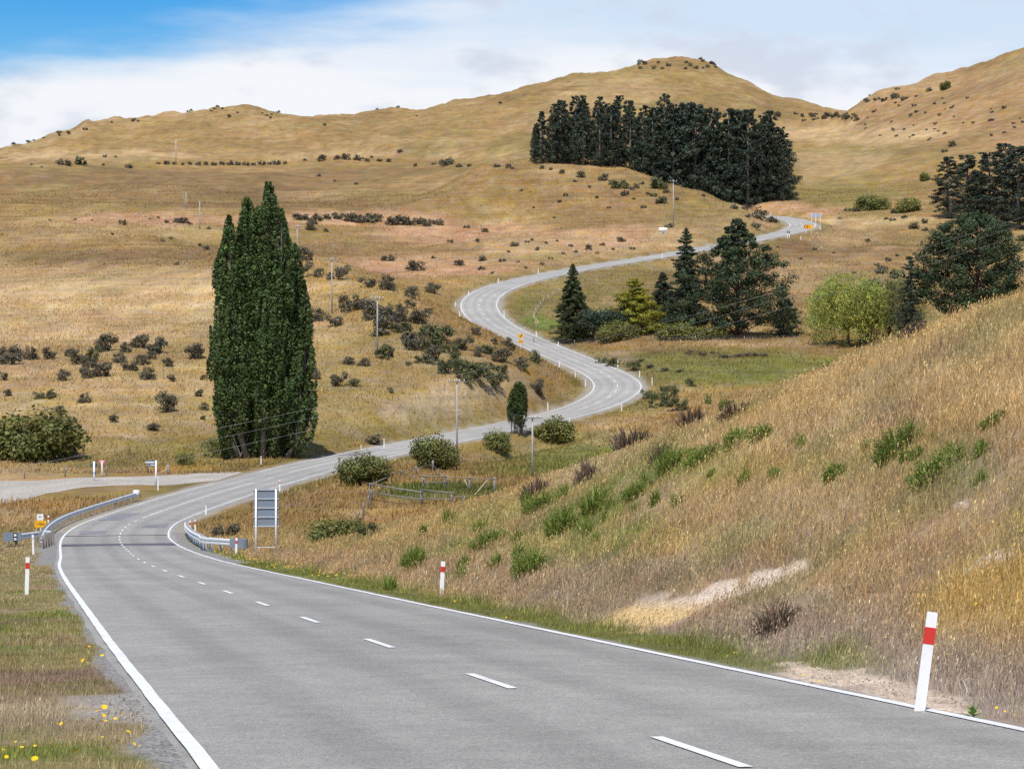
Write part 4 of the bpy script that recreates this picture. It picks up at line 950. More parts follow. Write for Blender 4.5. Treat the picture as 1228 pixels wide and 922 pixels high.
zone([(1016, 253, 8), (1026, 254, 10), (1073, 256, 12), (1109, 268, 10), (1070, 265, 8), (1085, 262, 8), (1063, 264, 6), (1096, 275, 14), (1109, 277, 8), (1041, 290, 7), (977, 300, 6), (1007, 263, 5), (933, 297, 4), (1052, 319, 7), (1065, 314, 9), (1076, 308, 6), (1089, 312, 7), (1096, 306, 5), (1057, 328, 18), (1045, 341, 12),
      (1024, 328, 5), (1120, 355, 16), (1137, 358, 12), (1117, 305, 6), (1076, 334, 22, 'lowgreen'), (1101, 335, 22, 'lowgreen'), (1120, 338, 20, 'lowgreen'), (1224, 289, 13, 'lowgreen'), (1226, 318, 8), (1142, 176, 10), (1132, 183, 8), (1000, 304, 4), (960, 312, 5), (1085, 345, 8), (1140, 330, 8), (1200, 300, 7), (1210, 330, 9)],
     'on the pale valley side by the right hand pines', 'scrub on the right valley side', 'low')
zone([(76, 198, 16), (96, 198, 16, 'lowgreen'), (154, 202, 10), (124, 199, 5), (50, 201, 4), (38, 198, 4), (126, 189, 6), (139, 189, 4), (366, 193, 5), (386, 193, 12), (404, 192, 10), (414, 192, 12), (430, 193, 12), (455, 194, 8), (466, 195, 7), (480, 183, 8), (498, 200, 6), (536, 199, 16), (551, 201, 8), (562, 200, 6),
      (596, 201, 8), (614, 203, 6), (382, 212, 6), (402, 218, 5), (427, 222, 6), (440, 194, 7), (446, 190, 5), (520, 198, 6)] + [(190 + 9.5 * i, 198.5 - .06 * (i - 8) ** 2 * .3, random.choice((5, 6, 8, 9))) for i in range(17)],
     'in the dark line along the hillside track', 'scrub along the track across the upper hill', 'low')
RH = []
for i in range(52):
    RH.append((random.uniform(1035, 1228), random.uniform(118, 172), random.choice((3.5, 4, 5, 6))))
for i in range(22): RH.append((random.uniform(905, 1030), random.uniform(137, 146), random.choice((4, 5, 6))))
for i in range(20): RH.append((random.uniform(765, 860), random.uniform(70, 84), random.choice((4, 5.5, 7))))
for i in range(14): RH.append((random.uniform(920, 1030), random.uniform(139, 145), random.choice((6, 8, 10))))
for i in range(18): RH.append((random.uniform(1035, 1130), random.uniform(106, 124), random.choice((4, 6, 8))))
for i in range(14): RH.append((random.uniform(15, 200), 0, random.choice((4, 5, 6))))
RH = [(a, float(np.interp(a, [0, 60, 130, 210], [173, 161, 147, 134])) + random.uniform(.5, 5), c) if b == 0 else (a, b, c) for a, b, c in RH]
for i in range(12): RH.append((random.uniform(210, 340), random.uniform(128, 142), random.choice((3.5, 4.5, 5))))
for q in ((275, 141, 6), (389, 151, 6), (452, 127, 4), (477, 127, 5), (600, 125, 5), (500, 140, 4)): RH.append(q)
zone(RH, 'dotted over the skyline hills', 'scrub specks on the skyline hills', 'low')
# larger named bushes
def big(key, px, py, wpx, label, hs=1.0, cat='bush', name='bush', **k): return shrub(key, px, py, wpx, label, None, name, True, hs, cat=cat, **k)
big('broad', 45, 549, 130, 'huge spreading dark green bush at the foot of the slope, left edge', .88)
big('broad', 8, 548, 70, 'smaller rounded part-hidden green bush against the huge spreading bush', .8)
big('broad', 437, 582, 66, 'rounded dark green bush left of the timber stock yard', 1.02)
big('broad', 520, 562, 62, 'rounded green bush right beside the road behind the stock yard', 1.05)
big('broadlight', 597, 543, 46, 'loose light green bush left of the young poplar', .95)
big('broad', 663, 529, 50, 'dark bush with reddish base right of the young poplar', .95)
big('broadlight', 258, 548, 34, 'bright green bush at the left foot of the tall poplar', 1.1)
big('broadlight', 222, 557, 24, 'small green roadside bush left of the tall poplar', 1.1)
big('broad', 405, 648, 78, 'sprawling green bush in the dry gully behind the large sign', .62)
big('scrubgreen', 445, 643, 28, 'dark brown shrub at the right end of the gully bush', 1.0)
big('scrub', 281, 645, 20, 'dense dark shrub behind the right guardrail', 1.25)
big('scrub', 261, 646, 16, 'thin brown shrub left of the dense dark shrub by the guardrail', 1.5)
big('scrubgreen', 525, 410, 38, 'small flat topped tree on the spur above the road', 1.0)
big('broad', 1046, 252, 36, 'rounded dark green tree standing alone below the pale slope', .9, 'tree', 'round_tree')
big('broad', 1090, 254, 30, 'smaller spreading green tree right of the lone rounded tree', .8, 'tree', 'round_tree')
big('broad', 1109, 217, 14, 'tiny round tree on the pale right slope', 1.1, 'tree', 'round_tree')
big('broad', 1134, 108, 12, 'single dark tree on the right skyline', 1.2, 'tree', 'round_tree')
big('broomb', 997, 443, 22, 'bright green upright sapling behind the grassy bank', 1.5, 'sapling', 'sapling', d=400)
big('broad', 871, 486, 16, 'small dark green sapling by the white hurdle', 1.5, 'sapling', 'sapling', d=370)
big('broomb', 849, 474, 8, 'slim dark sapling at the edge of the paddock', 1.6, 'sapling', 'sapling', d=385)
zone([(828, 463, 13), (803, 476, 22), (790, 488, 26), (775, 478, 14), (735, 440, 16), (760, 445, 16), (720, 436, 12), (812, 492, 24)], 'among the rushes below the hairpin bend', 'scrub below the hairpin bend', 'scrubgreen')
zone([(870, 429, 14), (885, 428, 14), (900, 427, 15), (915, 427, 12), (842, 426, 12), (826, 424, 12), (780, 441, 14), (798, 445, 12), (815, 446, 10), (768, 434, 12), (856, 424, 10)], 'in the brown rush line across the paddock', 'brown rushes across the paddock', 'low', hs=.6, kind='rush clump')

def plant_shrubs(limit):
    PENDING.sort(key=lambda t: -t[0])
    for w, a, k in PENDING[:limit]: shrub(*a, **k)
    V = []; Fq = []; Tn = []; b = 0
    for w, a, k in PENDING[limit:]:
        o = shrub(*a, **k); me = o.data; n = len(me.vertices)
        co = np.empty(n * 3, np.float32); me.vertices.foreach_get('co', co); co = co.reshape(n, 3) * np.array(o.scale); cz, sz = math.cos(o.rotation_euler.z), math.sin(o.rotation_euler.z)
        V.append(np.stack([co[:, 0] * cz - co[:, 1] * sz, co[:, 0] * sz + co[:, 1] * cz, co[:, 2]], 1) + np.array(o.location)); f = np.arange(n).reshape(-1, 4)[::1] + b; Fq.append(f); b += n
        t = np.empty(n * 4, np.float32); me.color_attributes['tint'].data.foreach_get('color', t); Tn.append(t.reshape(n, 4)[:, :3]); bpy.data.objects.remove(o)
    if V:
        o = link('hill_scrub', mesh_np('hill_scrub', np.concatenate(V), [np.concatenate(Fq)], np.concatenate(Tn), MAT['scrub'])); tag(o, 'fine specks of dark scrub over the far hills', 'scrub', kind='stuff')
plant_shrubs(285)

# ------------------------------------------------------------------ trees
popx = hit(312, 551, 250)
poplar('poplar_tree', [(.5, 0, 30.9, 2.7), (-1.6, .3, 29.2, 2.5), (-3.7, .4, 27.2, 2.3), (3.4, .5, 24.0, 2.5), (-4.7, 0, 23.4, 1.7), (4.7, 0, 18.2, 1.8), (2.2, -1.2, 27.2, 2.3), (-2.8, -1.5, 22, 2.5), (.3, -2.0, 18.5, 2.4), (-4.0, -1.1, 15.5, 2.1), (4.3, -1.0, 12, 2.0), (1.9, 1.5, 28.0, 2.4), (-2.4, 1, 27, 2.4), (3.8, 1.5, 21, 2.2), (1.8, -1.8, 21, 2.3), (-.5, .9, 28.2, 2.4)],
       .25, 74, 3.4, (popx[0], popx[1] + 3, popx[2]), 'towering dark green poplar with several pointed tops beside the road', vary=.26)
yp = hit(622, 521, 300)
poplar('poplar_tree', [(0, 0, 5.6, 1.5), (.45, .2, 4.8, 1.3), (-.5, -.1, 4.6, 1.3)], .2, 30, 16, (yp[0], yp[1], yp[2] - .0), 'small young poplar with a clear stem beside the power pole')
yt = [o for o in bpy.data.objects if o.name.startswith('poplar_tree')][-1]
for ch in yt.children:
    if ch.name.startswith('crown'): ch.location.z = 1.0
# plantation on the hill
protoP = [full_pine('pine_tree', h, (lambda R, k: (lambda t: R * min(1, .72 + t * 1.1) * max(.05, 1 - t) ** k))(R, k), MAT['pinedark'], n, .62, 58, .25, label='dark pine', group='pines of the hilltop plantation', base=b, inner=.2, trunk='greybark', limbs=.3)
          for h, R, k, n, b in ((27, 6.8, .46, 140, .04), (26, 5.9, .62, 130, .08), (28, 7.2, .52, 150, .02), (24, 7.0, .40, 140, .05))]
rows = []
tops = [(640, 150, 195), (650, 133, 196), (662, 124, 198), (676, 119, 200), (690, 120, 202), (702, 118, 203), (716, 121, 205), (730, 123, 208), (742, 118, 210), (756, 120, 212), (770, 124, 214), (783, 128, 217), (796, 121, 220), (808, 124, 223), (822, 126, 226), (836, 128, 229),
        (850, 132, 232), (862, 136, 235), (874, 134, 237), (886, 128, 240), (898, 130, 242), (911, 150, 244), (922, 138, 245), (933, 158, 245), (942, 176, 244)]
first = True; np_ = 0
for layer, dd in enumerate((0, 9, 18)):
    for i, (px, ty, by) in enumerate(tops):
        if layer and (i + layer) % 2: continue
        d = 838 + dd + random.uniform(-2, 2); px2 = px + random.uniform(-4, 4); x, y, z = ground(px2, d)
        h = (HY - ty) / F_PX * d - z
        h *= random.uniform(.96, 1.08) if layer == 0 else random.uniform(.86, 1.02)
        p = protoP[np_ % 4]; hp_ = (27, 26, 28, 24)[np_ % 4]
        lab = 'dark pine in the dense plantation on the hill'
        if layer == 0:
            if i == 0: lab = 'leftmost pine of the hilltop plantation, low rounded outline'
            if i == len(tops) - 1: lab = 'rightmost pine of the hilltop plantation, above the road end'
            if i == 19: lab = 'tall pointed pine near the right end of the hilltop plantation'
        sxy = h / hp_ * random.uniform(.85, 1.1)
        if np_ < 4:
            p.location = (x, y, z); p.scale = (sxy, sxy, h / hp_); p.rotation_euler.z = random.uniform(0, 6); p['label'] = lab
        else: copy_tree(p, (x, y, z), random.uniform(0, 6.28), (sxy, sxy, h / hp_), lab, 'pines of the hilltop plantation', 'tree')
        np_ += 1
# pines at the right edge
protoR = [full_pine('pine_tree', 24, (lambda R: (lambda t: R * min(1, .7 + t) * max(.08, 1 - t) ** .38))(R), MAT['pinedark'], n, .5, 70, .24, label='x', group='pines at the right edge of the valley', base=.08, inner=.1, flat=.5, limbs=.7, tiers=0) for R, n in ((6.0, 170), (6.6, 180))]
for i, (px, ty, by, lab) in enumerate([(1136, 188, 262, 'leftmost open branched pine of the group at the right edge'), (1160, 186, 270, 'second open branched pine from the left in the right group'), (1187, 183, 272, 'dense middle pine of the right group behind the round tree'), (1206, 172, 272, 'tallest slender pine of the right group'),
                                       (1222, 176, 274, 'rightmost full pine of the right group at the picture edge'), (1246, 180, 276, 'pine at the end of the right group, cut by the picture edge'), (1172, 205, 270, 'shorter pine in the middle of the right group')]):
    x, y, z = hit(px, by, 520); h = (by - ty) / F_PX * y
    s = h / 24
    if i < 2: p = protoR[i]; p.location = (x, y, z); p.scale = (s * 1.3, s * 1.3, s); p['label'] = lab
    else: copy_tree(protoR[i % 2], (x, y, z), random.uniform(0, 6), (s * random.uniform(1.15, 1.4),) * 2 + (s,), lab, 'pines at the right edge of the valley', 'tree')
# shelter belt in the valley
def at_tree(px, ty, d):
    x, y, z = ground(px, d); return (x, y, z), (HY - ty) / F_PX * d - z
l, h = at_tree(687, 317, 478); pine('spruce_tree', h, 4.6, MAT['spruce'], 30, .34, 70, -.22, .04, .92, .03, 4, .18, l, 'pointed green spruce, leftmost of the valley tree row', top=.02, flat=.42, cr=.40)
l, h = at_tree(728, 370, 474); round_tree('cypress_tree', h, 5.6, MAT['spruceblue'], 90, .32, 150, .10, l, 'low rounded blue green cypress beside the leftmost spruce', clump=.28, flat=.75)
l, h = at_tree(760, 334, 474); pine('cypress_tree', h, 6.2, MAT['cypress'], 16, .36, 100, -.02, .06, .72, .10, 4, .35, l, 'yellow green golden cypress in the valley tree row', top=.1, flat=.36, cr=.42)
l, h = at_tree(795, 327, 480); pine('spruce_tree', h, 4.2, MAT['spruceblue'], 26, .34, 64, -.18, .04, .75, .04, 3, .25, l, 'narrow dark spruce right of the golden cypress', top=.12, flat=.5, cr=.42)
l, h = at_tree(823, 274, 474); pine('spruce_tree', h, 4.7, MAT['spruceblue'], 30, .36, 64, -.18, .05, .72, .10, 4, .42, l, 'tall slender blue green spruce with ragged limbs', top=.12, flat=.45, cr=.40)
l, h = at_tree(884, 262, 470)
bp = [(0, 4.5), (.08, 6.5), (.16, 8.6), (.3, 9.8), (.45, 9.2), (.6, 7.6), (.72, 5.6), (.82, 3.4), (.9, 2.0), (1, .5)]
full_pine('pine_tree', h, lambda t: float(np.interp(t, [q[0] for q in bp], [q[1] for q in bp])), MAT['pine'], 300, .42, 130, .16, l, 'largest broad pine of the valley row with spreading limbs', base=.10, trunk='bark', flat=.72, limbs=.6, inner=.12)
l, h = at_tree(944, 362, 472); pine('spruce_tree', h, 4.2, MAT['spruceblue'], 16, .32, 50, -.1, .06, .6, .2, 3, .45, l, 'small sparse dark conifer right of the broad pine', top=.2, cr=.40)
big('broad', 812, 411, 56, 'low dark green undergrowth bush beneath the slender spruce', .75, d=466)
big('broad', 850, 411, 54, 'low green undergrowth bush below the broad pine, left side', .6, d=466)
big('broad', 742, 411, 50, 'low green undergrowth bush below the golden cypress', .7, d=468)
# willow, narrow conifer and round pine on the right
l, h = at_tree(1016, 331, 450); round_tree('willow_tree', h * 1.1, 6.9, MAT['willow'], 60, .32, 90, .25, l, 'yellow green weeping willow with a domed crown', clump=.2, drip=240, flat=.7, bark='bark')
l, h = at_tree(1066, 334, 452); round_tree('willow_tree', h * 1.12, 6.2, MAT['willowdark'], 44, .32, 60, .25, l, 'thinner greyer willow right of the domed willow', clump=.2, drip=130, flat=.7)
l, h = at_tree(1092, 308, 440); pine('spruce_tree', h, 3.4, MAT['pinedark'], 22, .32, 46, -.22, .08, .5, .2, 3, .5, l, 'thin ragged dark conifer right of the willows', top=.35, cr=.42, flat=.45)
l, h = at_tree(1172, 256, 440)
rp = [(0, 1.5), (.15, 3.5), (.28, 6.4), (.42, 7.9), (.6, 8.3), (.78, 7.2), (.9, 5.2), (1, 1.6)]
full_pine('pine_tree', h, lambda t: float(np.interp(t, [q[0] for q in rp], [q[1] for q in rp])), MAT['pine'], 330, .42, 130, .18, l, 'great rounded dark pine rising behind the grassy bank', base=.20, trunk='bark', flat=.75, limbs=.6, inner=.32)

# ------------------------------------------------------------------ bank weeds
def stalks(name, px, py, wpx, hpx, mat, label, cat, n=70, d=None, group=None, spread=1.0, leafy=0, dmin=0):
    x, y, z = ground(px, d) if d else hit(px, py, dmin)
    w = wpx * y / F_PX; h = hpx * y / F_PX
    root = thing(name, (x, y, z - .02), label, cat, group)
    V = []; Fq = []; b = 0; Tn = []
    for i in range(n):
        a = random.uniform(0, 6.28); r = w * .5 * math.sqrt(random.random()); bx, by = math.cos(a) * r * .75, math.sin(a) * r * .75
        hh = h * random.uniform(.35, 1.05) * (1.05 - .45 * (2 * r / w) ** 2); lx, ly = math.cos(a) * r * .4 * spread + random.gauss(0, .16) * hh, math.sin(a) * r * .4 * spread + random.gauss(0, .16) * hh
        bz = float(H(x + bx, y + by)[0]) - z
        an = random.uniform(0, 3.14); ww = max(.006, .00022 * y) * random.uniform(.7, 1.5); dx, dy = math.cos(an) * ww, math.sin(an) * ww
        V += [(bx - dx, by - dy, bz - .04), (bx + dx, by + dy, bz - .04), (bx + lx * .42 + dx, by + ly * .42 + dy, bz + hh * .62), (bx + lx * .42 - dx, by + ly * .42 - dy, bz + hh * .62), (bx + lx * 1.15, by + ly * 1.15, bz + hh)]
        Fq.append((b, b + 1, b + 2, b + 3)); Tn += [random.uniform(.5, 1.5)] * 5
        Fq.append((b + 3, b + 2, b + 4, b + 4)); b += 5
    V = np.array(V); q = np.array([f for f in Fq if f[2] != f[3]]); t = np.array([f[:3] for f in Fq if f[2] == f[3]])
    link('stems', mesh_np('stems', V, [q, t], np.repeat(np.array(Tn)[:, None], 3, 1), MAT[mat]), root)
    if leafy:
        k = np.random.default_rng(int(px)).integers(0, n, n * 2)
        Cn = V.reshape(n, 5, 3)[k, 4] * 1.0; base = V.reshape(n, 5, 3)[k, 1]; f = RNG.uniform(.35, 1, len(k))[:, None]
        Cn = base * (1 - f) + Cn * f
        crown('leaves', leaf_quads(Cn, np.full((len(k), 3), h * .07), 6, leafy, .4, .4, .4, .1, .3), MAT[mat], root)
    return root
for px, py, w, h, lab in [(1075, 546, 56, 44, 'bushy bright green broom clump high on the right bank'), (1118, 574, 62, 34, 'wide low green broom clump below the high bushy one'), (1192, 508, 30, 16, 'small green broom clump near the right picture edge'), (912, 528, 26, 22, 'small dark green broom clump on the upper bank'),
                          (882, 536, 30, 28, 'pale green broom clump beside the bank crest'), (842, 556, 44, 26, 'broad green broom clump on the middle of the bank'), (802, 568, 30, 40, 'tall green broom clump below the brown dock stems'), (672, 640, 40, 40, 'upright green broom clump left of the bank middle'), (634, 690, 44, 40, 'green broom clump low on the bank near the second post'),
                          (712, 618, 36, 40, 'vivid green broom clump in the middle of the green belt'), (496, 682, 30, 34, 'yellowish green broom clump left of the second post'), (760, 600, 28, 26, 'thin green broom clump between two larger ones'), (1000, 575, 24, 22, 'faint green broom clump on the open golden bank'), (585, 655, 50, 22, 'low spreading green broom clump near the bank foot'), (650, 610, 46, 24, 'low green broom clump below the bank crest')]:
    stalks('broom_bush', px, py, w, h, 'broom', lab, 'broom', 240, None, 'green broom clumps on the cut bank', 1.0, .045)
for i in range(46):
    f = random.random(); px = 480 + 470 * f + random.uniform(-40, 40); py = 690 - 160 * f + random.uniform(-34, 34)
    if i > 36: px, py = random.uniform(1040, 1180), random.uniform(530, 590)
    stalks('broom_tuft', px, py, random.uniform(10, 22), random.uniform(12, 26), 'broom', 'small olive green broom tuft among the dry grass of the bank', 'broom', 60, None, 'small broom tufts on the cut bank', .8, .03)
for px, py, w, h, lab in [(757, 538, 60, 34, 'wide dark brown dock patch along the bank crest'), (830, 512, 44, 30, 'dark brown dock patch at the upper bank crest'), (702, 580, 30, 30, 'brown dock stems leaning on the lower bank crest'), (640, 596, 40, 26, 'faded brown dock stems at the left of the crest'), (790, 560, 26, 34, 'narrow brown dock stems among green broom'),
                          (1095, 408, 34, 26, 'thin pinkish dry stems on the bank skyline'), (880, 500, 40, 20, 'low grey brown dry stems near the white hurdle')]:
    stalks('dock_plant', px, py, w, h, 'dock', lab, 'weed', 130, None, 'dry brown dock stems on the bank crest', .8, .05)
stalks('dry_shrub', 930, 757, 44, 48, 'dock', 'leafless dark brown shrub at the foot of the bank scar', 'shrub', 120, None, None, 2.0, .03)
# ------------------------------------------------------------------ edge marker posts
def marker_mesh(h):
    w, t = .105, .035
    MBp = MB()
    MBp.box((0, 0, h * .5 - .1), (w, t, h + .2 - .002)); MBp.box((0, 0, h), (w * .94, t * .9, .01))
    return MBp
def marker_proto(band):
    r = thing('marker_post', (0, 0, 0), 'x', 'marker post', 'white edge marker posts along the road')
    m = MB()
    m.box((0, 0, .42), (.105, .034, 1.04)); m.box((0, 0, .946), (.098, .030, .012))
    if band == 'white': m.box((0, -.019, .78), (.06, .004, .12))
    po = m.build('post', MAT['post'], r)
    if band == 'red':
        MB().box((0, 0, .735), (.109, .039, .155)).build('red_band', MAT['red'], po)
    else:
        MB().box((0, -.019, .77), (.07, .005, .09)).build('reflector', MAT['grey'], po)
    return r
PR, PW = marker_proto('red'), marker_proto('white')
used = set()
def marker(px, py, hpx, label, red=False, tilt=(0, 0), dmin=0, d=None, thin=False):
    x, y, z = ground(px, d) if d else hit(px, py, dmin)
    h = hpx * y / F_PX / .95
    h = min(max(h, .75), 1.35)
    p = PR if red else PW
    wide = max(1.0, min(1.5, y / 330))
    rz = random.uniform(-.25, .25) if y > 60 else -.08
    if p in used: o = copy_tree(p, (x, y, z), rz, (wide, wide, h), label, 'white edge marker posts along the road', None, tilt); o['category'] = 'marker post'
    else: used.add(p); o = p; o.location = (x, y, z); o.scale = (wide, wide, h); o.rotation_euler = (tilt[0], tilt[1], rz); o['label'] = label
    return o
marker(1102, 857, 124, 'large white post with red band leaning right by the bare clay patch', True, (0, .13))
marker(529.5, 714, 41, 'white post with red band in dry grass midway along the bank foot', True, (.02, .06))
marker(32, 713, 45, 'white post with red band in the left verge before the bridge', True, (0, .03))
marker(283, 667, 22, 'white post with red band at the end plate of the right guardrail', True, (0, .03))
marker(40, 665, 24, 'plain white post behind the flared end of the left guardrail', tilt=(0, -.03))
marker(58, 634, 16, 'white post just behind the yellow bridge sign on the left', True)
marker(228, 642, 18, 'white post at the far end of the right guardrail, left one of the pair', True)
marker(234, 641, 18, 'white post at the far end of the right guardrail, right one of the pair', True)
marker(335.5, 589, 13, 'white post half hidden behind the large grey sign', True)
marker(247, 617, 6, 'white post top showing at the road edge past the right guardrail')
marker(313, 558, 11, 'white post at the foot of the tall poplar')
marker(433, 543, 9, 'white post on the left verge between the poplar and the yard bush')
marker(460.5, 538, 12, 'white post on the left verge level with the power pole')
marker(189.5, 588, 16, 'slim white post beside the blue street name sign')
for px, py, h, lab in [(657, 493, 10, 'white post on the outside of the verge below the spur bank'), (671, 441, 8, 'white post below the yellow curve sign, inner road edge'), (690, 453, 8, 'white post on the inside of the hairpin, highest of three'), (702, 464, 9, 'white post on the inside of the hairpin, lowest of three'),
                       (669.5, 416, 6, 'white post on the right verge beside the letterbox board'), (741, 440.5, 9, 'white post on the outer verge above the hairpin'), (767, 453, 8, 'second white post on the outer verge of the hairpin'), (782, 462, 9, 'white post by the pale patch at the hairpin tip'),
                       (745.5, 494, 9, 'white post on the outer verge just below the hairpin'), (683, 508, 7, 'white post at the outer verge near the young poplar'), (643, 404, 7, 'white post left of the letterbox board'), (604.5, 381, 9, 'white post at the green inside of the upper bend'), (597.5, 340, 6, 'white post above the upper bend on its outer side'),
                       (645.5, 328.5, 6, 'white post on the upper straight, nearest to the upper bend'), (562, 355, 5.5, 'white post at the outer edge of the upper bend'), (546, 368, 6, 'white post left of the upper bend, on the pale verge'), (551, 381, 7, 'white post at the lower outer edge of the upper bend'),
                       (794, 310, 6, 'white post on the upper straight just left of the tall spruce'), (903.5, 286.5, 5.5, 'white post where the road leaves the knoll'), (924.5, 259, 5, 'white post where the road vanishes behind the knoll'), (960.5, 288, 5, 'white post below the yellow chevron board'), (983.5, 276, 8, 'tall white post right of the yellow chevron board')]:
    marker(px, py, h, lab, dmin=250)

# ------------------------------------------------------------------ signs
def text_mesh(s, size, name, mat, parent, loc, rz=0.0):
    """lettering turned into mesh, facing -y"""
    c = bpy.data.curves.new('t', 'FONT'); c.body = s; c.size = size; c.align_x = 'CENTER'; c.align_y = 'CENTER'; c.extrude = .003
    o = bpy.data.objects.new('t', c); COL.objects.link(o)
    dg = bpy.context.evaluated_depsgraph_get(); me = bpy.data.meshes.new_from_object(o.evaluated_get(dg)); bpy.data.objects.remove(o)
    me.materials.clear(); me.materials.append(mat)
    o = link(name, me, parent, loc); o.rotation_euler = (math.pi / 2, 0, rz); return o
# large sign seen from behind, near roadside
x, y, z = hit(307, 669); x2, y2, z2 = hit(330, 666)
k = y / F_PX
r = thing('road_sign', (x, y, z), 'large grey back of a road sign on two white posts', 'road sign')
wS = 24 * k; hS = 83 * k
for dx, zz in ((.0, 0), (wS, z2 - z)):
    m = MB(); m.tube([(dx, 0, zz - .3), (dx, 0, hS)], .052, 10); m.tube([(dx, 0, hS), (dx, 0, hS + .012)], .058, 10); m.build('post', MAT['white'], r, True)
m = MB(); m.box((wS / 2, .105, hS - 23 * k), (wS + 6 * k, .012, 46 * k - .02)); m.build('sign_panel', MAT['slate'], r)
for i in range(5):
    MB().box((wS / 2, .075, hS - 1.2 * k - i * 10.95 * k), (wS + 6.4 * k, .045, .05)).build('rail', MAT['grey'], r)
MB().box((wS / 2, .0, hS - 70 * k), (wS, .03, .03)).build('brace', MAT['galv'], r)
# yellow curve sign on the spur, back road
def simple_sign(px, py, d, label, cat='road sign', name='road_sign'):
    x, y, z = ground(px, d) if d else hit(px, py)
    return thing(name, (x, y, z), label, cat), y / F_PX
def rect(cx, cz, w, h, y=0): return [(cx - w / 2, y, cz - h / 2), (cx + w / 2, y, cz - h / 2), (cx + w / 2, y, cz + h / 2), (cx - w / 2, y, cz + h / 2)]
def diamond(cx, cz, w, y=0): return [(cx, y, cz - w / 2), (cx + w / 2, y, cz), (cx, y, cz + w / 2), (cx - w / 2, y, cz)]
r, k = simple_sign(624.5, 419, None, 'yellow diamond curve warning sign with a small yellow plate below it')
bz = k
MB().tube([(0, .04, -.3), (0, .04, 19 * bz)], .05, 8).build('post', MAT['white'], r)
MB().poly(diamond(0, 16 * bz, 8.2 * bz), .02).build('warning_diamond', MAT['yellow'], r)
m = MB(); m.tube([(-.6 * bz, -.02, 14.2 * bz), (-.5 * bz, -.02, 15.6 * bz), (.5 * bz, -.02, 16.6 * bz), (.9 * bz, -.02, 17.6 * bz)], .055, 6); m.poly([(.1 * bz, -.02, 17.2 * bz), (1.6 * bz, -.02, 17.0 * bz), (1.2 * bz, -.02, 18.6 * bz)], .02); m.build('curve_arrow', MAT['black'], r)
pl = MB().poly(rect(0, 9.3 * bz, 5.4 * bz, 4.6 * bz), .02).build('advisory_plate', MAT['yellow'], r)
text_mesh('35', 3.6 * bz, 'number', MAT['black'], pl, (0, -.012, 9.3 * bz))
# letterbox board
r, k = simple_sign(643, 399.5, 505, 'small tan board on a post beside the upper road', 'letterbox', 'letterbox')
MB().box((0, 0, .45), (.1, .1, 1.0)).build('post', MAT['pale'], r); MB().box((0, 0, 6 * k), (4.0 * k, .3, 2.2 * k)).build('box', MAT['tan'], r); MB().box((0, 0, 7.3 * k), (4.4 * k, .36, .06)).build('lid', MAT['pale'], r)
# yellow chevron board at the top bend
r, k = simple_sign(969.5, 281, None, 'wide yellow chevron board at the far bend', 'chevron board', 'chevron_board')
for dx in (-3.2, 3.4): MB().tube([(dx * k, .05, -.3), (dx * k, .05, 10 * k)], .06, 6).build('post', MAT['white'], r)
MB().poly(rect(0, 8.8 * k, 11 * k, 5.2 * k), .03).build('board', MAT['yellow'], r)
for cx in (-3.7, -.9, 1.9):
    m = MB(); a = k
    m.poly([(cx * a, -.012, 11.2 * a), (cx * a + .95 * a, -.012, 11.2 * a), (cx * a - .6 * a, -.012, 8.8 * a), (cx * a - 1.5 * a, -.012, 8.8 * a)][::-1], .01)
    m.poly([(cx * a - 1.5 * a, -.012, 8.8 * a), (cx * a - .6 * a, -.012, 8.8 * a), (cx * a + .95 * a, -.012, 6.4 * a), (cx * a, -.012, 6.4 * a)][::-1], .01)
    m.build('chevron', MAT['black'] if cx < 1 else mat_simple('orange_face', (.75, .2, .02), .5), r)
# far sign back on three posts
r, k = simple_sign(978, 268.5, None, 'blue grey sign back on three white posts beyond the far bend')
for dx, zz in ((-5, 0), (0.3, 0), (6.2, 0)): MB().tube([(dx * k, .0, -.4), (dx * k, 0, 12 * k)], .07, 6).build('post', MAT['white'], r)
MB().box((.6 * k, .12, 10 * k), (13 * k, .04, 4 * k)).build('sign_panel', mat_simple('pale_sign_back', (.33, .40, .52), .5), r)
for px, lab in ((944.5, 'slim white post with dark top at the far bend, left one'), (946.6, 'slim white post with dark top at the far bend, right one')):
    r, k = simple_sign(px, 286, None, lab, 'post', 'delineator_post')
    MB().box((0, 0, 3 * k), (.16, .08, 6 * k)).build('post', MAT['post'], r); MB().box((0, -.01, 7.2 * k), (.26, .1, 3 * k)).build('dark_top', MAT['navy'], r)
# bridge sign on the left: white plate over yellow plate
r, k = simple_sign(48.5, 643, None, 'yellow plate under a small white plate at the left bridge end')
MB().box((0, .06, 10 * k), (.09, .06, 24 * k)).build('post', MAT['white'], r)
pl = MB().poly(rect(-.3 * k, 23 * k, 7.6 * k, 7.6 * k), .015).build('white_plate', MAT['white'], r)
text_mesh('60', 3.2 * k, 'number', MAT['slate'], pl, (-.3 * k, -.01, 23.4 * k))
pl = MB().poly(rect(0, 14.6 * k, 14 * k, 8.4 * k), .015).build('yellow_plate', MAT['yellow'], r)
text_mesh('1 700m', 3.4 * k, 'number', MAT['black'], pl, (0, -.01, 14.6 * k))
# yellow plate by the right bridge end
r, k = simple_sign(225.5, 643, None, 'half hidden yellow plate beside the posts of the right guardrail')
MB().box((0, .06, 4 * k), (.08, .05, 9 * k)).build('post', MAT['white'], r); MB().poly(rect(0, 7.5 * k, 4.4 * k, 7 * k), .015).build('yellow_plate', MAT['yellow'], r)
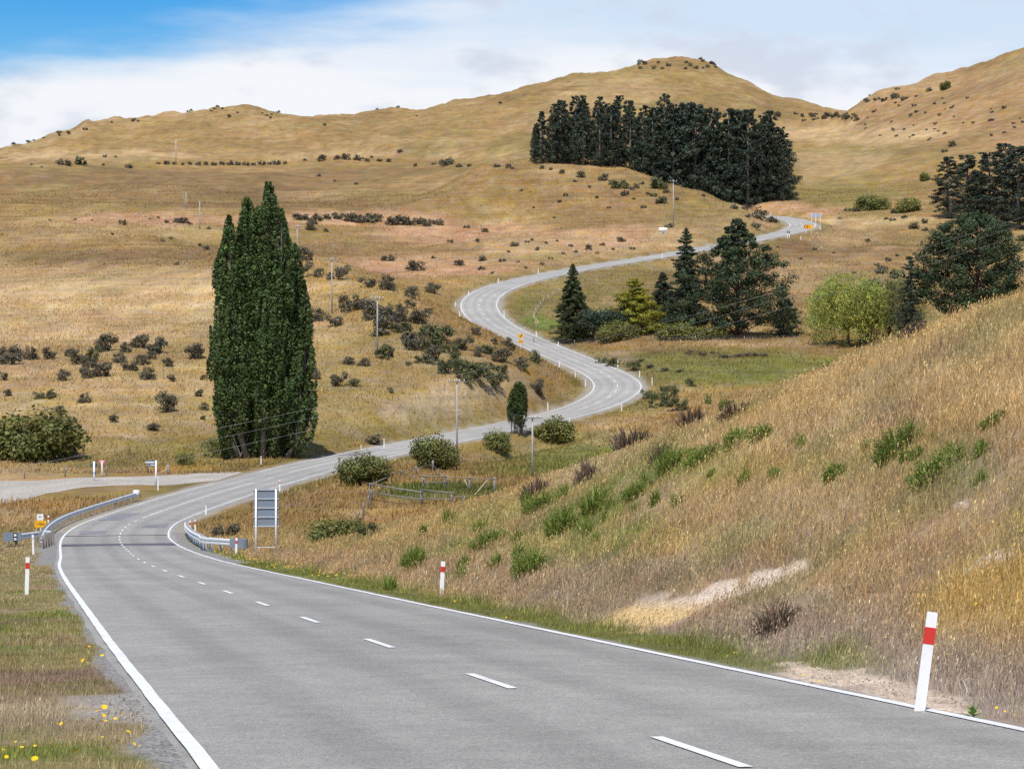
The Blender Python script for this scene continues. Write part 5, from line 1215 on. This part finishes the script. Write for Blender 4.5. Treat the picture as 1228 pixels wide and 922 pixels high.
# blue street name blades
r, k = simple_sign(187, 585, None, 'white post carrying blue and white street name blades', 'street sign', 'street_sign')
MB().tube([(0, 0, -.3), (0, 0, 33 * k)], .085, 10).build('post', MAT['white'], r, True)
m = MB().poly([(-14.5 * k, 0, 30.6 * k), (-13 * k, 0, 29.4 * k), (-.9 * k, 0, 29.4 * k), (-.9 * k, 0, 32.4 * k), (-13 * k, 0, 32.4 * k)], .05); m.build('name_blade', MAT['blue'], r)
MB().box((-7.2 * k, -.02, 30.6 * k), (10.6 * k, .01, 1.7 * k)).build('white_strip', MAT['white'], r)
MB().poly([(-14.8 * k, -.012, 30.7 * k), (-13.2 * k, -.012, 29.6 * k), (-13.2 * k, -.012, 31.8 * k)], .03).build('yellow_tip', MAT['yellow'], r)
MB().box((-4.9 * k, 0, 27.6 * k), (7.6 * k, .05, 2.4 * k)).build('small_blade', MAT['blue'], r); MB().box((-4.2 * k, -.03, 27.4 * k), (5 * k, .01, .9 * k)).build('white_strip', MAT['white'], r)
# give way triangle and the round sign back beside it
r, k = simple_sign(122.3, 572, None, 'red and white give way triangle facing the side road')
MB().tube([(0, .04, -.3), (0, .04, 20 * k)], .07, 8).build('post', MAT['white'], r, True)
MB().poly([(0, 0, 12.2 * k), (4.8 * k, 0, 20.8 * k), (-4.8 * k, 0, 20.8 * k)], .02).build('red_triangle', mat_simple('faded_red_border', (.55, .12, .14), .5), r)
MB().poly([(0, -.012, 14.6 * k), (2.7 * k, -.012, 19.5 * k), (-2.7 * k, -.012, 19.5 * k)], .008).build('white_triangle', MAT['white'], r)
text_mesh('GIVE\nWAY', 1.5 * k, 'lettering', MAT['red'], r, (0, -.025, 18.2 * k))
r, k = simple_sign(113, 577, None, 'dark blue round sign back on a thick white post at the junction')
MB().tube([(0, -.09, -.3), (0, -.09, 23.6 * k)], .10, 10).build('post', MAT['white'], r, True)
m = MB(); m.tube([(0, 0, 19 * k), (0, .03, 19 * k)], 3.4 * k, 20); m.build('round_panel', MAT['navy'], r)
MB().box((0, .01, 9.5 * k), (4.6 * k, .03, 4.4 * k)).build('lower_plate', MAT['navy'], r); MB().box((0, -.2, 11 * k), (3.4 * k, .04, .8 * k)).build('clamp', MAT['grey'], r)
# ------------------------------------------------------------------ guardrails
PROF = [(.0, .00), (.05, .04), (.05, .12), (.0, .17), (.0, .19), (.05, .24), (.05, .32), (.0, .36)]
def guardrail(path, label, postgap, hz=.42, facing=1, mt='galv'):
    P = resample(np.array([(p[0], p[1], float(H(p[0], p[1])[0])) for p in path]), .6); P[:, 2] = smooth(P, 12)[:, 2]
    r = thing('guardrail', tuple(P[0]), label, 'guardrail'); b = P[0]
    t = np.gradient(P[:, :2], axis=0); t /= np.linalg.norm(t, axis=1)[:, None]; nn = np.stack([t[:, 1], -t[:, 0]], 1) * facing
    m = MB(); n = len(P); V = []; Fs = []
    for sgn, o in ((1, 0), (1, -.006)):
        for i in range(n):
            for (q, zz) in PROF:
                V.append((P[i, 0] - b[0] + nn[i, 0] * (q * 1.6 + o), P[i, 1] - b[1] + nn[i, 1] * (q * 1.6 + o), P[i, 2] - b[2] + hz + zz))
    k = len(PROF)
    for lay in (0, 1):
        for i in range(n - 1):
            for j in range(k - 1):
                a = lay * n * k + i * k + j; f = (a, a + k, a + k + 1, a + 1); Fs.append(f if lay == 0 else f[::-1])
    for j in (0, k - 1):
        for i in range(n - 1): Fs.append((i * k + j, (i + 1) * k + j, n * k + (i + 1) * k + j, n * k + i * k + j))
    m.add(V, Fs); m.build('beam', MAT[mt], r)
    acc = 0; last = -99
    for i in range(n):
        if i: acc += np.linalg.norm(P[i, :2] - P[i - 1, :2])
        if acc - last >= postgap:
            last = acc; a = math.atan2(t[i, 1], t[i, 0])
            MB().box((P[i, 0] - b[0] - nn[i, 0] * .14, P[i, 1] - b[1] - nn[i, 1] * .14, P[i, 2] - b[2] + .30), (.13, .15, .98), a).build('post', MAT['timber'] if facing == 1 else MAT['grey'], r)
            MB().box((P[i, 0] - b[0] - nn[i, 0] * .035, P[i, 1] - b[1] - nn[i, 1] * .035, P[i, 2] - b[2] + hz + .16), (.11, .06, .30), a).build('spacer', MAT['timber'], r)
    return r, P, b, t, nn
def off_pt(d_or_s, off, by_station=True):
    s = d_or_s; return (float(np.interp(s, RST, RD[:, 0]) + np.interp(s, RST, RN[:, 0]) * off), float(np.interp(s, RST, RD[:, 1]) + np.interp(s, RST, RN[:, 1]) * off))
sA, sB = stn(163), stn(232)
path = [off_pt(s, -4.75 - .0 * s) for s in np.arange(sA, sB, 4.0)]
ex = hit(22, 655, 140); ex2 = hit(60, 651, 140)
fl = [(ex[0], ex[1]), (ex2[0], ex2[1])]
r, P, b, t, nn = guardrail(fl + path, 'curved steel guardrail along the left side of the bridge approach', 2.0, .40, 1)
e = P[0] - b
m = MB(); m.box((e[0] - .35, e[1] - .15, e[2] + .58), (1.15, .10, .56)); m.build('end_plate', MAT['slate'], r)
MB().box((e[0] - .15, e[1] - .215, e[2] + .58), (.24, .02, .52)).build('marker_plate', MAT['black'], r)
for dz in (.70, .46): MB().box((e[0] - .15, e[1] - .232, e[2] + dz), (.15, .012, .14)).build('white_square', MAT['white'], r)
e = P[-1] - b
MB().tube([(e[0], e[1], e[2] + .35), (e[0], e[1], e[2] + .95)], .28, 12).build('end_terminal', MAT['galv'], r, True)
sC = stn(185)
pr = [hit(290, 664, 120)[:2], hit(262, 662, 120)[:2], hit(243, 660, 120)[:2]] + [off_pt(s, 4.35) for s in (stn(160), stn(166), stn(173), stn(181), stn(188))]
r, P, b, t, nn = guardrail(pr, 'short pale guardrail with rounded end plate at the right bridge end', 2.0, .40, -1, 'railsunlit')
e = P[0] - b
m = MB(); m.tube([(e[0] + .05, e[1] - .12, e[2] + .32), (e[0] + .05, e[1] - .12, e[2] + .80)], .30, 14); m.box((e[0] - .25, e[1] - .1, e[2] + .56), (.75, .1, .48)); m.build('end_plate', MAT['slate'], r, False)
# wooden bridge kerb blocks under the right rail
for px, py, w, col in ((247, 661, 10, 'concrete'), (257, 663, 9, 'timber'), (268, 664, 8, 'timber')):
    pass

# ------------------------------------------------------------------ fences
def fence(pts, label, hpost=1.1, gap=4.0, wires=4, d0=150, mat='timber', thin=.07, dlist=None, pr_=None):
    P = np.array([hit(px, py, d0)[:2] for px, py in pts]); Q = resample(np.array([(a, b, 0) for a, b in P]), .5)[:, :2]
    L = np.concatenate([[0], np.cumsum(np.linalg.norm(np.diff(Q, axis=0), axis=1))]); n = max(2, int(L[-1] / gap) + 1)
    S = np.linspace(0, L[-1], n); X = np.interp(S, L, Q[:, 0]); Y = np.interp(S, L, Q[:, 1]); Z = H(X, Y)
    r = thing('wire_fence', (float(X[0]), float(Y[0]), float(Z[0])), label, 'fence'); tops = []
    me = None
    for i in range(n):
        j = (random.uniform(-.03, .03), random.uniform(-.03, .03)); hh = hpost * random.uniform(.9, 1.12)
        p = (float(X[i] - X[0]), float(Y[i] - Y[0]), float(Z[i] - Z[0])); tops.append(p)
        if me is None:
            me = MB().tube([(0, 0, -.3), (.01, .0, hpost * .6), (.0, .01, hpost)], [thin, thin * .95, thin * .9], 7).build('post', MAT[mat], r, True, p)
        else:
            o = me.copy(); COL.objects.link(o); o.parent = r; o.location = p; o.rotation_euler = (j[0], j[1], random.uniform(0, 3)); o.scale = (1, 1, hh / hpost)
    m = MB()
    for w in range(wires):
        m.tube([(p[0], p[1], p[2] + hpost * (.25 + .68 * w / max(1, wires - 1))) for p in tops], .006 + .000012 * Y[0], 4)
    m.build('wire', MAT['wire'], r)
    return r
fence([(-60, 577), (20, 574), (60, 572), (100, 570.5), (140, 569), (178, 568)], 'post and wire fence behind the side road junction', 1.05, 6.5, 4, 200)
fence([(428, 628), (434, 620), (440, 611), (445, 601)], 'short line of weathered posts running down to the stock yard corner', 1.0, 7.0, 3, 150)
fence([(640, 411), (720, 411.5), (790, 411.5), (860, 411.5), (920, 411.5), (952, 411)], 'long wire fence in front of the valley trees', 1.15, 7.5, 4, 430)
fence([(645, 392), (640, 384), (646, 372), (655, 362), (672, 352), (695, 346), (716, 342)], 'thin pale post fence curving over the slope inside the upper bend', 1.1, 6, 3, 480, 'pale', .08)
fence([(985, 300), (975, 290), (985, 279), (1000, 272), (1020, 268)], 'thin pale post fence near the far bend', 1.1, 8, 3, 650, 'pale', .08)
fence([(640, 330), (700, 307), (745, 297), (790, 288), (840, 283), (875, 276)], 'faint post fence above the upper straight', 1.1, 8, 3, 600, 'pale', .07)
# timber gate post group by the poplar, junction stump
x, y, z = hit(202, 568); m = thing('fence_post', (x, y, z), 'thick weathered strainer post with a stay right of the street sign', 'fence post')
MB().tube([(0, 0, -.3), (0, 0, .95)], [.17, .15], 9).build('post', MAT['timber'], m, True); MB().tube([(-.9, 0, 0), (-.1, 0, .55)], .06, 7).build('stay', MAT['pale'], m, True)
# stock yard
def yard():
    A = {}
    bx = hit(505, 605, 190); r = thing('stock_yard', bx, 'timber stock yard of posts and rails beside the gully', 'stock yard')
    for nm, px, py, top in (('a', 444, 599, 579), ('b', 505, 605, 586), ('c', 542, 604, 590), ('d', 507.5, 586, 570), ('e', 534, 586, 570), ('f', 563, 588, 571), ('g', 593, 592, 572), ('h', 499, 569, 559), ('i', 519, 565, 552), ('j', 480, 571, 564), ('k', 556, 602, 594)):
        x, y, z = hit(px, py, 190); h = (py - top) * y / F_PX
        A[nm] = (Vector((x - bx[0], y - bx[1], z - bx[2])), h)
        MB().tube([(0, 0, -.3), (.01, 0, h)], [.115, .10], 8).build('post', MAT['timber'], r, True, A[nm][0])
    def rail(a, b, fa, fb, rad=.05, mt='timber', nm='rail'):
        p = A[a][0] + Vector((0, -.12, A[a][1] * fa)); q = A[b][0] + Vector((0, -.12, A[b][1] * fb)); d = (q - p) * .02
        MB().tube([p - d, (p + q) / 2 + Vector((0, 0, -.03)), q + d], [rad, rad * .92, rad * .85], 7).build(nm, MAT[mt], r, True)
    rail('a', 'b', .93, .80, .07); rail('a', 'b', .45, .35); rail('b', 'c', .97, .95); rail('b', 'c', .4, .4); rail('d', 'e', .95, .92); rail('d', 'e', .5, .45); rail('j', 'h', .8, .75); rail('a', 'j', .9, .9); rail('d', 'j', .7, .6, .04)
    rail('e', 'f', .9, .85, .03); rail('f', 'g', .9, .9, .03); rail('c', 'k', .6, .9, .04); rail('h', 'i', .7, .7, .03); rail('i', 'e', .6, .8, .03)
    for (px, py, px2, py2, dd, dd2, mt) in ((560, 604, 585, 575, 232, 236, 'pale'), (456, 601, 467, 590, 232, 234, 'timber'), (488, 582, 497, 570, 260, 262, 'pale'), (474, 582, 481, 570, 260, 262, 'timber'), (517, 584, 514, 572, 262, 262, 'pale'), (526, 584, 527, 572, 262, 262, 'timber'), (563, 587, 557, 575, 245, 245, 'pale'), (577, 598, 582, 590, 234, 236, 'pale'), (521, 603, 521, 593, 226, 226, 'timber')):
        p = Vector(W(px, py, dd)); q = Vector(W(px2, py2, dd2)); o = Vector(bx)
        p.z = min(p.z, float(H(p.x, p.y)[0]) + .05)
        MB().tube([p - o, q - o], .045, 6).build('brace', MAT[mt], r, True)
    gm = MB()
    p = A['a'][0]; q = A['b'][0]
    for i in range(1, 8):
        for f in (.2, .55, .85): pass
    return r
yard()
# guard of stakes round the young poplar
r = thing('tree_guard', (yp[0], yp[1], yp[2]), 'low grey timber stakes round the young poplar', 'tree guard')
for i in range(8):
    a = i * .785; MB().tube([(math.cos(a) * .95, math.sin(a) * .95, -.2), (math.cos(a) * .95, math.sin(a) * .95, random.uniform(.95, 1.3))], .075, 6).build('stake', MAT['timber'], r, True)
# white hurdle / trailer by the bank crest and white tank on the hill
x, y, zz = hit(905, 493, 190); z = zz; print('RAMP', x, y, zz)
r = thing('drafting_ramp', (x, y, zz), 'white timber loading ramp behind the bank crest', 'ramp'); b = z - zz
MB().box((-.7, 0, b + .5), (1.5, 1.0, .14)).build('deck', MAT['white'], r)
for dx in (.25, .75): MB().tube([(dx, 0, -.3), (dx, 0, b + 1.9)], .06, 6).build('post', MAT['white'], r)
for dx in (-1.3, -.2): MB().tube([(dx, 0, -.3), (dx, 0, b + .5)], .06, 6).build('leg', MAT['timber'], r)
MB().tube([(-.1, 0, b + .6), (.7, 0, b + 1.8)], .06, 6).build('rail', MAT['white'], r); MB().tube([(.25, 0, b + 1.2), (.75, 0, b + 1.3)], .05, 6).build('rail', MAT['white'], r)
x, y, z = hit(795, 281, 500); k = y / F_PX
r = thing('water_tank', (x, y, z), 'small white water tank on legs on the brown knoll', 'water tank')
MB().tube([(-5 * k, 0, 4.6 * k), (-4.8 * k, 0, 4.6 * k), (4.8 * k, 0, 4.6 * k), (5 * k, 0, 4.6 * k)], [2.2 * k, 2.7 * k, 2.7 * k, 2.2 * k], 14).build('tank', MAT['tank'], r, True)
for dx in (-3, 3): MB().box((dx * k, 0, .9 * k), (.5, .8, 2.6 * k)).build('leg', MAT['grey'], r)
# ------------------------------------------------------------------ power poles and wires
def pole(px, py, hpx, label, arm=True, d=None, dmin=0, both=False):
    x, y, z = ground(px, d) if d else hit(px, py, dmin)
    h = hpx * y / F_PX
    r = thing('power_pole', (x, y, z), label, 'power pole', 'power poles across the farmland')
    th = max(.12, .00020 * y)
    MB().tube([(0, 0, -.5), (0, 0, h * .5), (0, 0, h)], [th, th * .85, th * .68], 8).build('pole', MAT['concrete'], r, True)
    if arm:
        ca = MB().box((0, -th - .04, h - .35), (2.1, .12, .13), .35).build('crossarm', MAT['timber'], r)
        for dx in (-.9, -.3, .3, .9): MB().tube([(dx * .94, dx * .34 - th - .04, h - .28), (dx * .94, dx * .34 - th - .04, h - .06)], [.05, .035], 6).build('insulator', MAT['white'], ca)
    return r, Vector((x, y, z + h))
tops = []
tops.append(pole(638.5, 575, 75, 'white power pole with crossarms rising behind the bank crest', True, d=285)[1])
tops.append(pole(548, 554, 100, 'tall grey power pole standing beside the lower road', True)[1])
tops.append(pole(452.5, 426, 71, 'power pole on the scrubby spur edge')[1])
tops.append(pole(398, 376, 67, 'power pole on the rim of the pale paddock')[1])
tops.append(pole(356.5, 310, 40, 'slim power pole just right of the tall poplar', dmin=500)[1])
tops.append(pole(239.5, 275, 33, 'slim power pole left of the tall poplar top', False, dmin=500)[1])
tops.append(pole(223, 251, 20, 'thin distant power pole, right one of the two up the brown hill', False, dmin=500)[1])
tops.append(pole(211, 198, 30, 'thin distant power pole on the upper hill track', False, dmin=700)[1])
pole(807.5, 272, 56, 'lone slim power pole on the knoll above the white tank', True, dmin=500)
def wire(A, B, sag, label, group, rad=.012, k=24):
    A = Vector(A); B = Vector(B); o = A
    pts = [A.lerp(B, i / k) - Vector((0, 0, sag * 4 * (i / k) * (1 - i / k))) - o for i in range(k + 1)]
    w = MB().tube(pts, rad, 5).build('power_line', MAT['wire'], None, False, o); tag(w, label, 'power line', group); return w
for i in range(4):
    wire(tops[i] - Vector((0, .2, .1)), tops[i + 1] - Vector((0, .2, .1)), 1.2, ['thin wire between the white pole and the tall grey pole', 'thin wire from the tall grey pole up to the spur pole', 'thin wire between the two poles on the spur', 'thin wire from the paddock rim pole to the slim pole by the poplar'][i], None, .012)
# three foreground lines crossing the view
for i, (dz, lab) in enumerate(((0, 'topmost of three wires crossing in front of the tall poplar'), (-14, 'middle one of three wires crossing in front of the tall poplar'), (-31, 'lowest of three wires crossing in front of the tall poplar'))):
    A = W(-420, 631 - dz, 210); B = W(1700, 92 - dz * .55, 250)
    wire(A, B, 4.6, lab, None, .007, 60)

# ------------------------------------------------------------------ flowers and small plants
def flower_mesh():
    m = MB()
    for k in range(9):
        a = k * .698; ca, sa = math.cos(a), math.sin(a)
        m.add([(0, 0, 0), (ca * .6 - sa * .24, sa * .6 + ca * .24, .14), (ca * 1.0, sa * 1.0, .10), (ca * .6 + sa * .24, sa * .6 - ca * .24, .14)], [(0, 1, 2, 3)])
    return m
FM = flower_mesh()
fp = None; PET = mat_simple('yellow_petals', (.82, .52, .01), .6, .2, 0, .08, 60)
SPOTS = [(126, 860, 7), (117, 862, 6), (112, 866, 5), (148, 860, 6), (122, 871, 5), (128, 873, 5), (139, 871, 5), (155, 883, 6), (92, 908, 7), (43, 921, 8), (9, 914, 5), (162, 895, 5), (168, 898, 4), (110, 886, 5), (20, 893, 4), (5, 907, 5), (134, 874, 4), (100, 795, 5), (107, 794, 4), (123, 794, 5), (106, 797, 4),
         (963, 819, 4), (973, 822, 4), (982, 821, 4), (950, 815, 3), (1189, 857, 4), (1204, 861, 4), (1194, 853, 4), (1215, 866, 4), (1170, 728, 5), (1042, 755, 3), (1048, 756, 3), (1061, 767, 4), (1014, 781, 3), (946, 677, 3), (605, 741, 3), (613, 738, 4), (607, 742, 3), (556, 727, 3), (545, 725, 3), (655, 737, 3), (640, 736, 3), (880, 790, 3), (872, 788, 3), (908, 786, 3), (1150, 698, 3), (700, 760, 3), (762, 772, 3)]
SPOTS += [(random.uniform(0, 150), random.uniform(864, 918), random.choice((3, 4, 5))) for _ in range(16)] + [(random.uniform(40, 130), random.uniform(770, 800), 3.5) for _ in range(8)]
for i, (px, py, w) in enumerate(SPOTS):
    x, y, z = hit(px, py + 2); s = w * y / F_PX * (.62 if px < 300 else .55)
    if fp is None: o = FM.build('yellow_flower', PET, None)
    else: o = fp.copy(); COL.objects.link(o)
    fp = fp or o
    o.location = (x, y - .05, z + random.uniform(.02, .11) + .0008 * y); o.scale = (s, s, s); o.rotation_euler = (random.uniform(.2, .9), random.uniform(-.3, .3), random.uniform(0, 6))
    tag(o, 'small yellow hawkbit flower in the left verge grass' if px < 300 else 'small yellow hawkbit flower along the bank side of the road', 'flower', 'yellow hawkbit flowers left of the road' if px < 300 else 'yellow hawkbit flowers right of the road')
# scattered far verge flowers read as a haze of yellow
N = 150; s = RNG.uniform(stn(85), stn(150), N); o_ = 3.5 + np.abs(RNG.normal(.9, .45, N)) + .25
xs = np.interp(s, RST, RD[:, 0]) + np.interp(s, RST, RN[:, 0]) * o_; ys = np.interp(s, RST, RD[:, 1]) + np.interp(s, RST, RN[:, 1]) * o_
kk = fbm(xs / 2, ys / 4, 77, 3) > .5; xs, ys = xs[kk], ys[kk]; zs = H(xs, ys) + RNG.uniform(.08, .2, len(xs)); q = .017
Vq = np.stack([np.stack([xs - q, ys, zs - q * .4], 1), np.stack([xs + q, ys, zs - q * .4], 1), np.stack([xs + q, ys + q, zs + q], 1), np.stack([xs - q, ys + q, zs + q], 1)], 1).reshape(-1, 3)
fo = link('verge_flowers', mesh_np('verge_flowers', Vq, [np.arange(len(Vq)).reshape(-1, 4)], np.ones((len(Vq), 3)), PET)); tag(fo, 'haze of tiny yellow flowers along the road edge by the large sign', 'flowers', kind='stuff')
# mullein rosette beside the near post
x, y, z = hit(1166, 862); r = thing('mullein_plant', (x, y, z), 'pale green mullein rosette beside the near marker post', 'plant')
m = MB()
for i in range(20):
    a = i * 2.4; l = .15 - .0045 * i; el = .25 + .058 * i; zb = .005 * i
    d = Vector((math.cos(a) * math.cos(el), math.sin(a) * math.cos(el), math.sin(el))); sd = Vector((-math.sin(a), math.cos(a), 0)) * l * .24
    b0 = Vector((0, 0, zb)); m.add([b0, b0 + d * l * .5 + sd, b0 + d * l + Vector((0, 0, -.02)), b0 + d * l * .5 - sd], [(0, 1, 2, 3)])
o = m.build('leaves', mat_simple('woolly_leaf', (.27, .36, .12), .8, .1, 0, .2, 40), r)
# loose chips on the shoulder
N = 5200; s = RNG.uniform(stn(14), stn(60), N); sd = np.where(RNG.random(N) < .78, -1, 1); o_ = sd * (3.62 + np.abs(RNG.normal(0, .75, N)))
xs = np.interp(s, RST, RD[:, 0]) + np.interp(s, RST, RN[:, 0]) * o_; ys = np.interp(s, RST, RD[:, 1]) + np.interp(s, RST, RN[:, 1]) * o_
bw, _ = bare(xs, ys, o_); kk = (bw > .4) & (np.abs(o_) > 3.92); xs, ys = xs[kk], ys[kk]; zs = H(xs, ys); n = len(xs)
T4 = np.array([(1, 0, -.3), (-.5, .85, -.3), (-.5, -.85, -.3), (0, 0, .8)]); sz = RNG.uniform(.008, .022, n); an = RNG.uniform(0, 6.28, n)
R_ = np.stack([np.cos(an), -np.sin(an), np.sin(an), np.cos(an)], 1).reshape(n, 2, 2)
V = np.repeat(T4[None], n, 0) * (sz[:, None, None] * RNG.uniform(.6, 1.4, (n, 4, 3))); V[..., :2] = np.einsum('nij,nkj->nki', R_, V[..., :2]); V += np.stack([xs, ys, zs + .004], 1)[:, None]
i4 = np.arange(4 * n).reshape(n, 4); Ft = np.concatenate([i4[:, [0, 1, 3]], i4[:, [1, 2, 3]], i4[:, [2, 0, 3]]])
tv = np.repeat(RNG.uniform(.5, 1.3, n), 4)[:, None] * np.array([.27, .26, .245])[None]
lo = link('loose_gravel', mesh_np('loose_gravel', V.reshape(-1, 3), [Ft], tv, MAT['grass'])); tag(lo, 'loose grey chips on the road shoulder', 'gravel', kind='stuff')

# clods and broken stone on the bare clay
N = 60000; ys = RNG.uniform(23, 62, N); s = np.interp(ys, RD[:380, 1], RST[:380]); o_ = RNG.uniform(3.6, 16, N)
xs = np.interp(s, RST, RD[:, 0]) + np.interp(s, RST, RN[:, 0]) * o_; ys = np.interp(s, RST, RD[:, 1]) + np.interp(s, RST, RN[:, 1]) * o_
of2, _, _ = road_near(xs, ys); bw, bc = bare(xs, ys, of2); kk = (bw > .35) & (of2 > 4.05); xs, ys, bc = xs[kk], ys[kk], bc[kk]; zs = H(xs, ys); n = len(xs)
sz = np.minimum(np.exp(RNG.normal(math.log(.018), .5, n)), .034); an = RNG.uniform(0, 6.28, n); R_ = np.stack([np.cos(an), -np.sin(an), np.sin(an), np.cos(an)], 1).reshape(n, 2, 2)
V = np.repeat(T4[None], n, 0) * (sz[:, None, None] * RNG.uniform(.5, 1.5, (n, 4, 3))); V[..., :2] = np.einsum('nij,nkj->nki', R_, V[..., :2]); V += np.stack([xs, ys, zs], 1)[:, None]
i4 = np.arange(4 * n).reshape(n, 4); Ft = np.concatenate([i4[:, [0, 1, 3]], i4[:, [1, 2, 3]], i4[:, [2, 0, 3]]])
cl_ = link('clay_rubble', mesh_np('clay_rubble', V.reshape(-1, 3), [Ft], np.repeat(bc * RNG.uniform(.7, 1.25, (n, 1)), 4, 0), MAT['grass'])); tag(cl_, 'broken pale clay and small stones on the bare bank', 'rubble', kind='stuff')

# ------------------------------------------------------------------ camera, sun, sky
cam = bpy.data.cameras.new('camera'); cam.sensor_width = 36; cam.lens = 36 * F_PX / 1228; cam.shift_y = -61 / 1228; cam.clip_start = .5; cam.clip_end = 9000
co = bpy.data.objects.new('camera', cam); COL.objects.link(co); co.location = (0, 0, 0); co.rotation_euler = (math.pi / 2, 0, 0); SC.camera = co
SUN_EL, SUN_AZ = math.radians(59), math.radians(192)      # azimuth clockwise from the view direction: behind, to the left
sdir = Vector((math.sin(SUN_AZ) * math.cos(SUN_EL), math.cos(SUN_AZ) * math.cos(SUN_EL), math.sin(SUN_EL)))
sl = bpy.data.lights.new('sun', 'SUN'); sl.energy = 4.7; sl.angle = math.radians(.6); sl.color = (1, .95, .87)
so = bpy.data.objects.new('sun', sl); COL.objects.link(so); so.rotation_euler = sdir.to_track_quat('Z', 'Y').to_euler(); so.location = (-40, -40, 60)
wd = bpy.data.worlds.new('World'); SC.world = wd; wd.use_nodes = True; nt = wd.node_tree; N = nt.nodes; L = nt.links; N.clear()
sky = N.new('ShaderNodeTexSky'); sky.sky_type = 'NISHITA'; sky.sun_disc = False; sky.sun_elevation = SUN_EL; sky.sun_rotation = SUN_AZ; sky.altitude = 500; sky.air_density = 1.0; sky.dust_density = .4; sky.ozone_density = 2.5
tc = N.new('ShaderNodeTexCoord'); sp = N.new('ShaderNodeSeparateXYZ'); L.new(tc.outputs['Generated'], sp.inputs[0])
elev = sp.outputs[2]; horiz = sp.outputs[0]
# cloud sheet: streaky noise over direction
mp = N.new('ShaderNodeMapping'); mp.inputs['Scale'].default_value = (6, 6, 34); mp.inputs['Rotation'].default_value = (0, math.radians(7), 0); L.new(tc.outputs['Generated'], mp.inputs['Vector'])
n1 = noise(N, L, mp.outputs[0], 1.1, 7, .55)
mp2 = N.new('ShaderNodeMapping'); mp2.inputs['Scale'].default_value = (22, 22, 46); L.new(tc.outputs['Generated'], mp2.inputs['Vector'])
n2 = noise(N, L, mp2.outputs[0], 1.3, 5, .5)
# blue gap low in the left of the view, closing to the right
gap = math_n(N, L, 'ADD', math_n(N, L, 'MULTIPLY', math_n(N, L, 'SUBTRACT', elev, .106), 40), math_n(N, L, 'MULTIPLY', math_n(N, L, 'ADD', horiz, .10), -9.5))
gap = math_n(N, L, 'ADD', gap, math_n(N, L, 'MULTIPLY', math_n(N, L, 'SUBTRACT', n1, .5), 2.6))
blue = maprange(N, L, gap, -.4, .95, 0, 1, True)
upper = maprange(N, L, elev, .16, .45, 0, 1, True)                       # broken cloud higher up
cover = maprange(N, L, n1, .40, .60, 0, 1, True)
blue = math_n(N, L, 'MAXIMUM', math_n(N, L, 'MULTIPLY', blue, maprange(N, L, elev, .14, .24, 1, .3)), math_n(N, L, 'MULTIPLY', upper, math_n(N, L, 'SUBTRACT', 1, math_n(N, L, 'MULTIPLY', cover, .5))))
thin = maprange(N, L, math_n(N, L, 'ADD', math_n(N, L, 'ADD', math_n(N, L, 'MULTIPLY', n1, .9), math_n(N, L, 'MULTIPLY', horiz, .9)), math_n(N, L, 'MULTIPLY', math_n(N, L, 'SUBTRACT', elev, .095), 10)), .40, .78, 0, 1, True)
cl = mixc(N, L, thin, (.91, .93, .97), (.64, .77, .94))
puff = maprange(N, L, n2, .46, .66, 0, .75, True)
cl = mixc(N, L, puff, cl, (.62, .68, .80))
hs = N.new('ShaderNodeHueSaturation'); hs.inputs['Hue'].default_value = .515; hs.inputs['Saturation'].default_value = 1.85; hs.inputs['Value'].default_value = 1.0; L.new(sky.outputs[0], hs.inputs['Color'])
b1 = N.new('ShaderNodeBackground'); L.new(hs.outputs[0], b1.inputs[0]); b1.inputs[1].default_value = .12
b2 = N.new('ShaderNodeBackground'); L.new(cl, b2.inputs[0]); b2.inputs[1].default_value = 1.0
ms = N.new('ShaderNodeMixShader'); L.new(blue, ms.inputs[0]); L.new(b2.outputs[0], ms.inputs[1]); L.new(b1.outputs[0], ms.inputs[2])
wo = N.new('ShaderNodeOutputWorld'); L.new(ms.outputs[0], wo.inputs['Surface'])
SC.view_settings.view_transform = 'Standard'; SC.view_settings.look = 'None'; SC.view_settings.gamma = 1.0; SC.view_settings.exposure = 0.0; SC.view_settings.use_curve_mapping = False
SC.cycles.max_bounces = 5; SC.cycles.diffuse_bounces = 3; SC.cycles.glossy_bounces = 2; SC.cycles.transmission_bounces = 3; SC.cycles.transparent_max_bounces = 4
SC.cycles.use_denoising = False; SC.cycles.use_adaptive_sampling = True; SC.cycles.adaptive_threshold = .01
